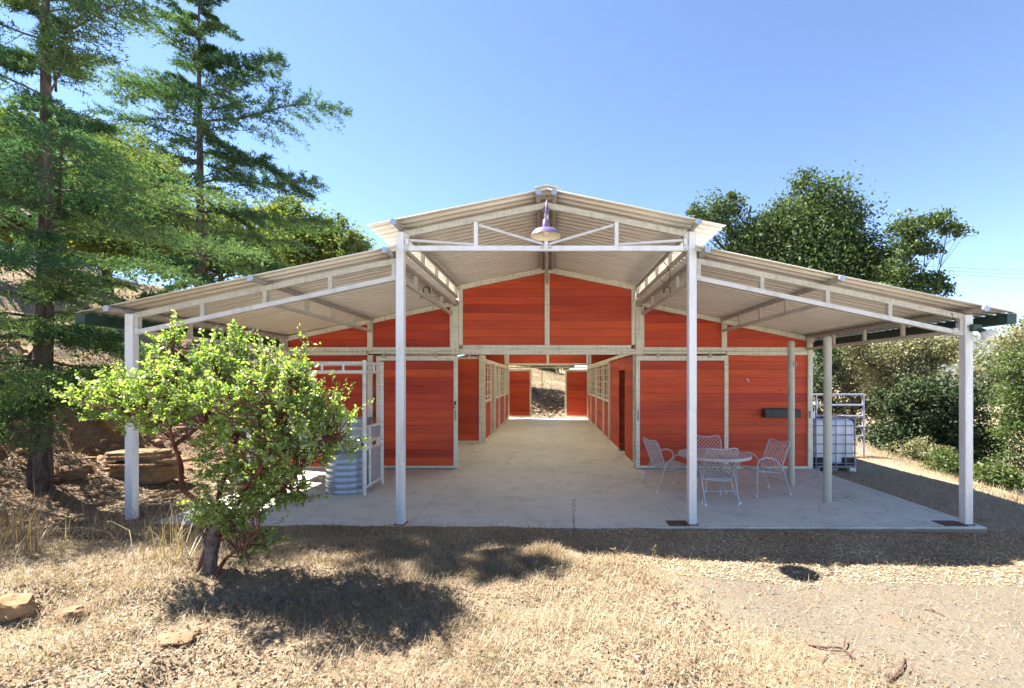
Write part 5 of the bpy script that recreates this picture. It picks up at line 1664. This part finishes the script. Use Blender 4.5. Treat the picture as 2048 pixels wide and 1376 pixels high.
def weed(name, lab, px, py0, py1, leaves, mat, dryness=False, group='weeds along the slab edge'):
    b = Vector(gnd_px(px, py0)); d = b.y
    h = (py0 - py1) * d / F
    root = empty(name, b)
    tag(root, lab, 'weed', group)
    pts = smooth_path([(0, 0, -0.02), (0.01, 0, h * 0.4), (-0.008, 0.0, h * 0.75), (0.015, 0.01, h)], 4)
    MB().tube(pts, list(np.linspace(0.004, 0.0015, len(pts))), 5).build('stem', mat, root, True)
    n = leaves
    u = rng.uniform(0.08, 1, n)
    ang = rng.uniform(0, 6.28, n)
    dr = np.stack([np.cos(ang), np.sin(ang), np.full(n, 0.6 if not dryness else 1.4)], -1)
    ln = 0.035 if not dryness else 0.05
    c = np.stack([np.zeros(n), np.zeros(n), u * h], -1) + unit(dr) * ln * 0.6
    v, f, t = leaf_arrays(c, ln, 0.4 if not dryness else 0.16, 0.2, None, dr)
    np_obj('leaves', v, f, mat, t, root)
weed('tall_weed', 'single slender green weed standing before the slab in the centre', 1147, 1074, 1000, 26, M['weed'])
for px, py0, py1, lab in ((1228, 1128, 1095, 'dry seeding weed at the shadow edge, leftmost of three'), (1308, 1122, 1090, 'dry seeding weed at the shadow edge, middle of three'), (1526, 1140, 1118, 'dry seeding weed at the shadow edge, rightmost of three')):
    weed('dry_weed', lab, px, py0, py1, 14, M['straw'], True, 'dry weeds at the shadow edge')

# ------------------------------------------------------------------ dry grass, straw and leaf litter
def blades(n, xr, yr, dens, hmin, hmax, wd, name, lab, lie=0.6, cat='grass', tint_hi=1.0):
    x = rng.uniform(*xr, n); y = rng.uniform(*yr, n)
    k = rng.uniform(size=n) < dens(x, y)
    x, y = x[k], y[k]
    ins = (x > SLAB[0] - 0.02) & (x < SLAB[1] + 0.02) & (y > SLAB[2] - 0.02) & (y < SLAB[3])
    x, y = x[~ins], y[~ins]
    n = len(x)
    z = terrain(x, y)
    h = rng.uniform(hmin, hmax, n) * (0.6 + 0.8 * vnoise(x * 3, y * 3, 21))
    a = rng.uniform(0, 2 * np.pi, n) + 2.0 * vnoise(x * 1.3, y * 1.3, 22)
    le = np.clip(rng.normal(lie, 0.3, n), 0.02, 1.35)          # lean from vertical (rad)
    d1 = np.stack([np.cos(a) * np.sin(le * 0.6), np.sin(a) * np.sin(le * 0.6), np.cos(le * 0.6)], -1)
    le2 = np.clip(le * 1.35, 0, 1.6)
    d2 = np.stack([np.cos(a + 0.3) * np.sin(le2), np.sin(a + 0.3) * np.sin(le2), np.cos(le2)], -1)
    sd = np.stack([-np.sin(a), np.cos(a), np.zeros(n)], -1)
    p0 = np.stack([x, y, z - 0.004], -1)
    p1 = p0 + d1 * h[:, None] * 0.5
    p2 = p1 + d2 * h[:, None] * 0.5
    w_ = (wd * rng.uniform(0.6, 1.4, n))[:, None]
    V = np.stack([p0 - sd * w_, p0 + sd * w_, p1 + sd * w_ * 0.8, p1 - sd * w_ * 0.8, p2], 1)
    i = np.arange(n)[:, None] * 5
    f = np.concatenate([np.concatenate([i, i + 1, i + 2], 1), np.concatenate([i, i + 2, i + 3], 1), np.concatenate([i + 3, i + 2, i + 4], 1)])
    t = np.clip(0.25 + 0.6 * vnoise(x * 0.9, y * 0.9, 23) + rng.normal(size=n) * 0.2, 0, tint_hi)
    o = np_obj(name, V.reshape(-1, 3), f, M['straw'], np.repeat(t, 5))
    tag(o, lab, cat, kind='stuff')

def gravel_mask(x, y):
    ln = x + 3.4 * (vnoise(x * 0.7, y * 0.7, 31) - 0.5) + 0.28 * y
    return sstep(1.7, 2.9, ln)
def d_grass(x, y):
    d = (1 - gravel_mask(x, y)) * (0.35 + 0.65 * sstep(0.35, 0.6, vnoise(x * 1.4, y * 1.4, 33)))
    d = d * np.interp(y, [1.2, 4.6, 5.2, 5.8], [1, 1, 0.35, 0.15])
    return d * np.interp(x, [-12, -6.4, -5.4], [0.25, 0.25, 1])
def d_near(x, y):
    return (1 - gravel_mask(x, y)) * sstep(0.3, 0.55, vnoise(x * 1.9, y * 1.9, 34))
blades(150000, (-6.5, 4.5), (1.7, 5.8), d_grass, 0.025, 0.09, 0.0016, 'dry_grass', 'short dry blond grass matting the foreground mound', 1.12)
blades(30000, (-4.5, 3.0), (1.7, 3.4), d_near, 0.04, 0.11, 0.0014, 'dry_grass', 'longer dry grass along the bottom of the picture', 0.95)
blades(1500, (-6.0, -2.7), (3.6, 4.7), lambda x, y: sstep(0.35, 0.7, vnoise(x * 2.2, y * 2.2, 35)), 0.22, 0.62, 0.0026, 'dry_grass', 'tall dry stalks standing left of the bush', 0.55)
blades(26000, (-2.6, 0.2), (3.9, 5.0), lambda x, y: sstep(0.42, 0.7, vnoise(x * 1.8, y * 1.8, 36)), 0.04, 0.11, 0.0016, 'dry_grass', 'tufted dry grass on the mound right of the bush', 0.75)
blades(60000, (-30, -7.5), (5.5, 32), lambda x, y: 0.3 + 0.7 * sstep(2.0, 3.6, -6.4 - x), 0.06, 0.22, 0.006, 'dry_grass', 'dry grass covering the left hillside', 0.7)
blades(26000, (-6, 9), (24.0, 46), lambda x, y: np.ones_like(x), 0.1, 0.25, 0.010, 'dry_grass', 'dry grass on the rise behind the barn', 0.6)
blades(30000, (6.0, 14), (6.0, 20), lambda x, y: 0.15 + 0.85 * sstep(7.4, 8.4, x - 0.28 * np.clip(y - 7.5, 0, 20)), 0.05, 0.18, 0.003, 'dry_grass', 'dry grass along the lip of the right slope', 0.7)
blades(9000, (1.2, 6.5), (1.9, 4.9), lambda x, y: sstep(0.58, 0.75, vnoise(x * 1.6, y * 2.3, 37)), 0.02, 0.07, 0.0015, 'dry_grass', 'wisps of straw scattered over the gravel', 1.2)

blades(110000, (-6.5, 4.5), (1.7, 5.7), lambda x, y: (1 - 0.9 * gravel_mask(x, y)) * (0.3 + 0.7 * sstep(0.35, 0.6, vnoise(x * 1.1, y * 1.1, 38))), 0.05, 0.16, 0.0013, 'straw_mat', 'flattened pale straw matted over the foreground', 1.35, 'straw')
blades(16000, (-6.8, 7.5), (4.6, 5.85), lambda x, y: 0.4 + 0.6 * vnoise(x * 2, y * 2, 39), 0.04, 0.13, 0.0013, 'straw_mat', 'flattened straw in the shade along the slab edge', 1.35, 'straw')
blades(14000, (5.7, 9.0), (5.6, 13), lambda x, y: 0.4 + 0.6 * vnoise(x * 2, y * 2, 40), 0.05, 0.15, 0.002, 'straw_mat', 'flattened straw on the shaded path right of the slab', 1.3, 'straw')

def litter(n, xr, yr, dens, size, name, lab, zlo=0.002, zhi=0.012, mat='litter', up=3.2):
    x = rng.uniform(*xr, n); y = rng.uniform(*yr, n)
    k = rng.uniform(size=n) < dens(x, y); x, y = x[k], y[k]
    ins = (x > SLAB[0] - 0.02) & (x < SLAB[1] + 0.02) & (y > SLAB[2] - 0.02) & (y < SLAB[3])
    x, y = x[~ins], y[~ins]; n = len(x)
    c = np.stack([x, y, terrain(x, y) + rng.uniform(zlo, zhi, n)], -1)
    t = np.clip(rng.uniform(0, 1, n) * 0.7 + 0.4 * (vnoise(x * 2, y * 2, 41) - 0.2), 0, 1)
    v, f, tt = leaf_arrays(c, size, 0.42, up, t)
    o = np_obj(name, v, f, M[mat], tt)
    tag(o, lab, 'leaf litter', kind='stuff')
litter(90000, (-6.8, 7.5), (4.2, 5.9), lambda x, y: 0.3 + 0.7 * sstep(4.3, 5.0, y) * (0.4 + 0.6 * vnoise(x * 2, y * 2, 42)), 0.032, 'leaf_litter', 'shredded brown leaf litter in the shade along the slab edge', mat='mulch')
litter(80000, (-6.5, 4.5), (1.7, 5.0), lambda x, y: (0.25 + 0.75 * sstep(0.4, 0.65, vnoise(x * 1.2, y * 1.2, 43))) * (1 - 0.95 * gravel_mask(x, y)), 0.026, 'leaf_litter', 'dry curled leaves lying on the foreground mound')
litter(26000, (-6.3, 3.0), (1.8, 4.7), lambda x, y: sstep(0.52, 0.72, vnoise(x * 1.7, y * 1.7, 47)) * (1 - 0.9 * gravel_mask(x, y)), 0.030, 'leaf_litter', 'curled reddish brown leaves caught in the foreground straw', 0.012, 0.055, 'litter', 1.0)
litter(3500, (1.0, 7.5), (1.9, 4.9), lambda x, y: 0.15 + 0.85 * sstep(0.5, 0.7, vnoise(x * 1.5, y * 1.9, 44)), 0.024, 'leaf_litter', 'scattered tan leaves and chips on the pale gravel')
litter(34000, (-10, -5.2), (4.5, 12), lambda x, y: 0.3 + 0.7 * vnoise(x * 1.5, y * 1.5, 45), 0.045, 'leaf_litter', 'reddish brown needles and leaves under the near cedar')
litter(16000, (5.7, 9.5), (5.5, 14), lambda x, y: 0.25 + 0.5 * vnoise(x * 1.5, y * 1.5, 46), 0.03, 'leaf_litter', 'straw and chips on the shaded path right of the slab', mat='mulch')
litter(12000, (-4, 5), (22, 25.5), lambda x, y: 0.8 + 0 * x, 0.08, 'leaf_litter', 'dark brown leaves on the mound beyond the far doorway', mat='mulch')

# a few loose leaves blown onto the slab
n = 900
x = rng.uniform(-5.0, 5.6, n); y = 5.77 + np.abs(rng.normal(size=n)) ** 2.2 * 0.35
x = x[y < 9.3]; y = y[y < 9.3]; n = len(x)
c = np.stack([x, y, np.full(n, 0.004)], -1)
v, f, tt = leaf_arrays(c, 0.022, 0.45, 9.0, None)
tag(np_obj('leaf_litter', v, f, M['litter'], tt), 'a few loose dry leaves blown onto the concrete slab', 'leaf litter', kind='stuff')

# ------------------------------------------------------------------ power lines and far hills
for k, (ya, yb) in enumerate(((534, 537), (541, 546), (548, 554))):
    a = at(1880, ya, 70); b = at(2300, yb + 8, 62)
    m_ = a.lerp(b, 0.5) + Vector((0, 0, -0.25))
    o = MB().tube(smooth_path([a + (a - b) * 0.6, a, m_, b], 6), 0.020, 5).build('power_line', M['wire'], None, True)
    tag(o, ['uppermost power line crossing the sky at the right', 'middle power line crossing the sky at the right', 'lowest power line crossing the sky at the right'][k], 'power line', 'power lines at the right')
hx = np.linspace(400, 6500, 60)
prof = 190 + 60 * vnoise(hx * 0.0011, hx * 0, 51) + 90 * vnoise(hx * 0.0004, hx * 0, 52) + 20 * vnoise(hx * 0.006, hx * 0, 53)
rows = []
for q, (yy, s) in enumerate(((2300, 0.0), (2500, 0.25), (2700, 0.55), (2900, 0.85), (3000, 1.0), (3300, 0.7))):
    rows.append(np.stack([hx, np.full(60, yy) + 60 * vnoise(hx * 0.004, hx * 0 + q, 54), -20 + prof * s + 18 * (vnoise(hx * 0.006, hx * 0 + q * 2.0, 55) - 0.5)], -1))
v = np.concatenate(rows)
i = (np.arange(5)[:, None] * 60 + np.arange(59)[None]).ravel()
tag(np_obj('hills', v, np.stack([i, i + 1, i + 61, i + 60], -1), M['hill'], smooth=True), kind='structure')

# ------------------------------------------------------------------ haze over the valley
hb = MB().box(-900, 6800, -900, 3500, -40, 345)
km = bpy.data.materials.new('valley_haze'); km.use_nodes = True
for n_ in list(km.node_tree.nodes): km.node_tree.nodes.remove(n_)
ko = km.node_tree.nodes.new('ShaderNodeOutputMaterial'); kv = km.node_tree.nodes.new('ShaderNodeVolumePrincipled')
kv.inputs['Color'].default_value = (0.80, 0.88, 1.0, 1); kv.inputs['Density'].default_value = 0.00003
km.node_tree.links.new(kv.outputs[0], ko.inputs['Volume'])
hz = hb.build('haze', km)
tag(hz, 'thin pale blue valley haze', 'haze', kind='stuff')
S.cycles.volume_bounces = 0
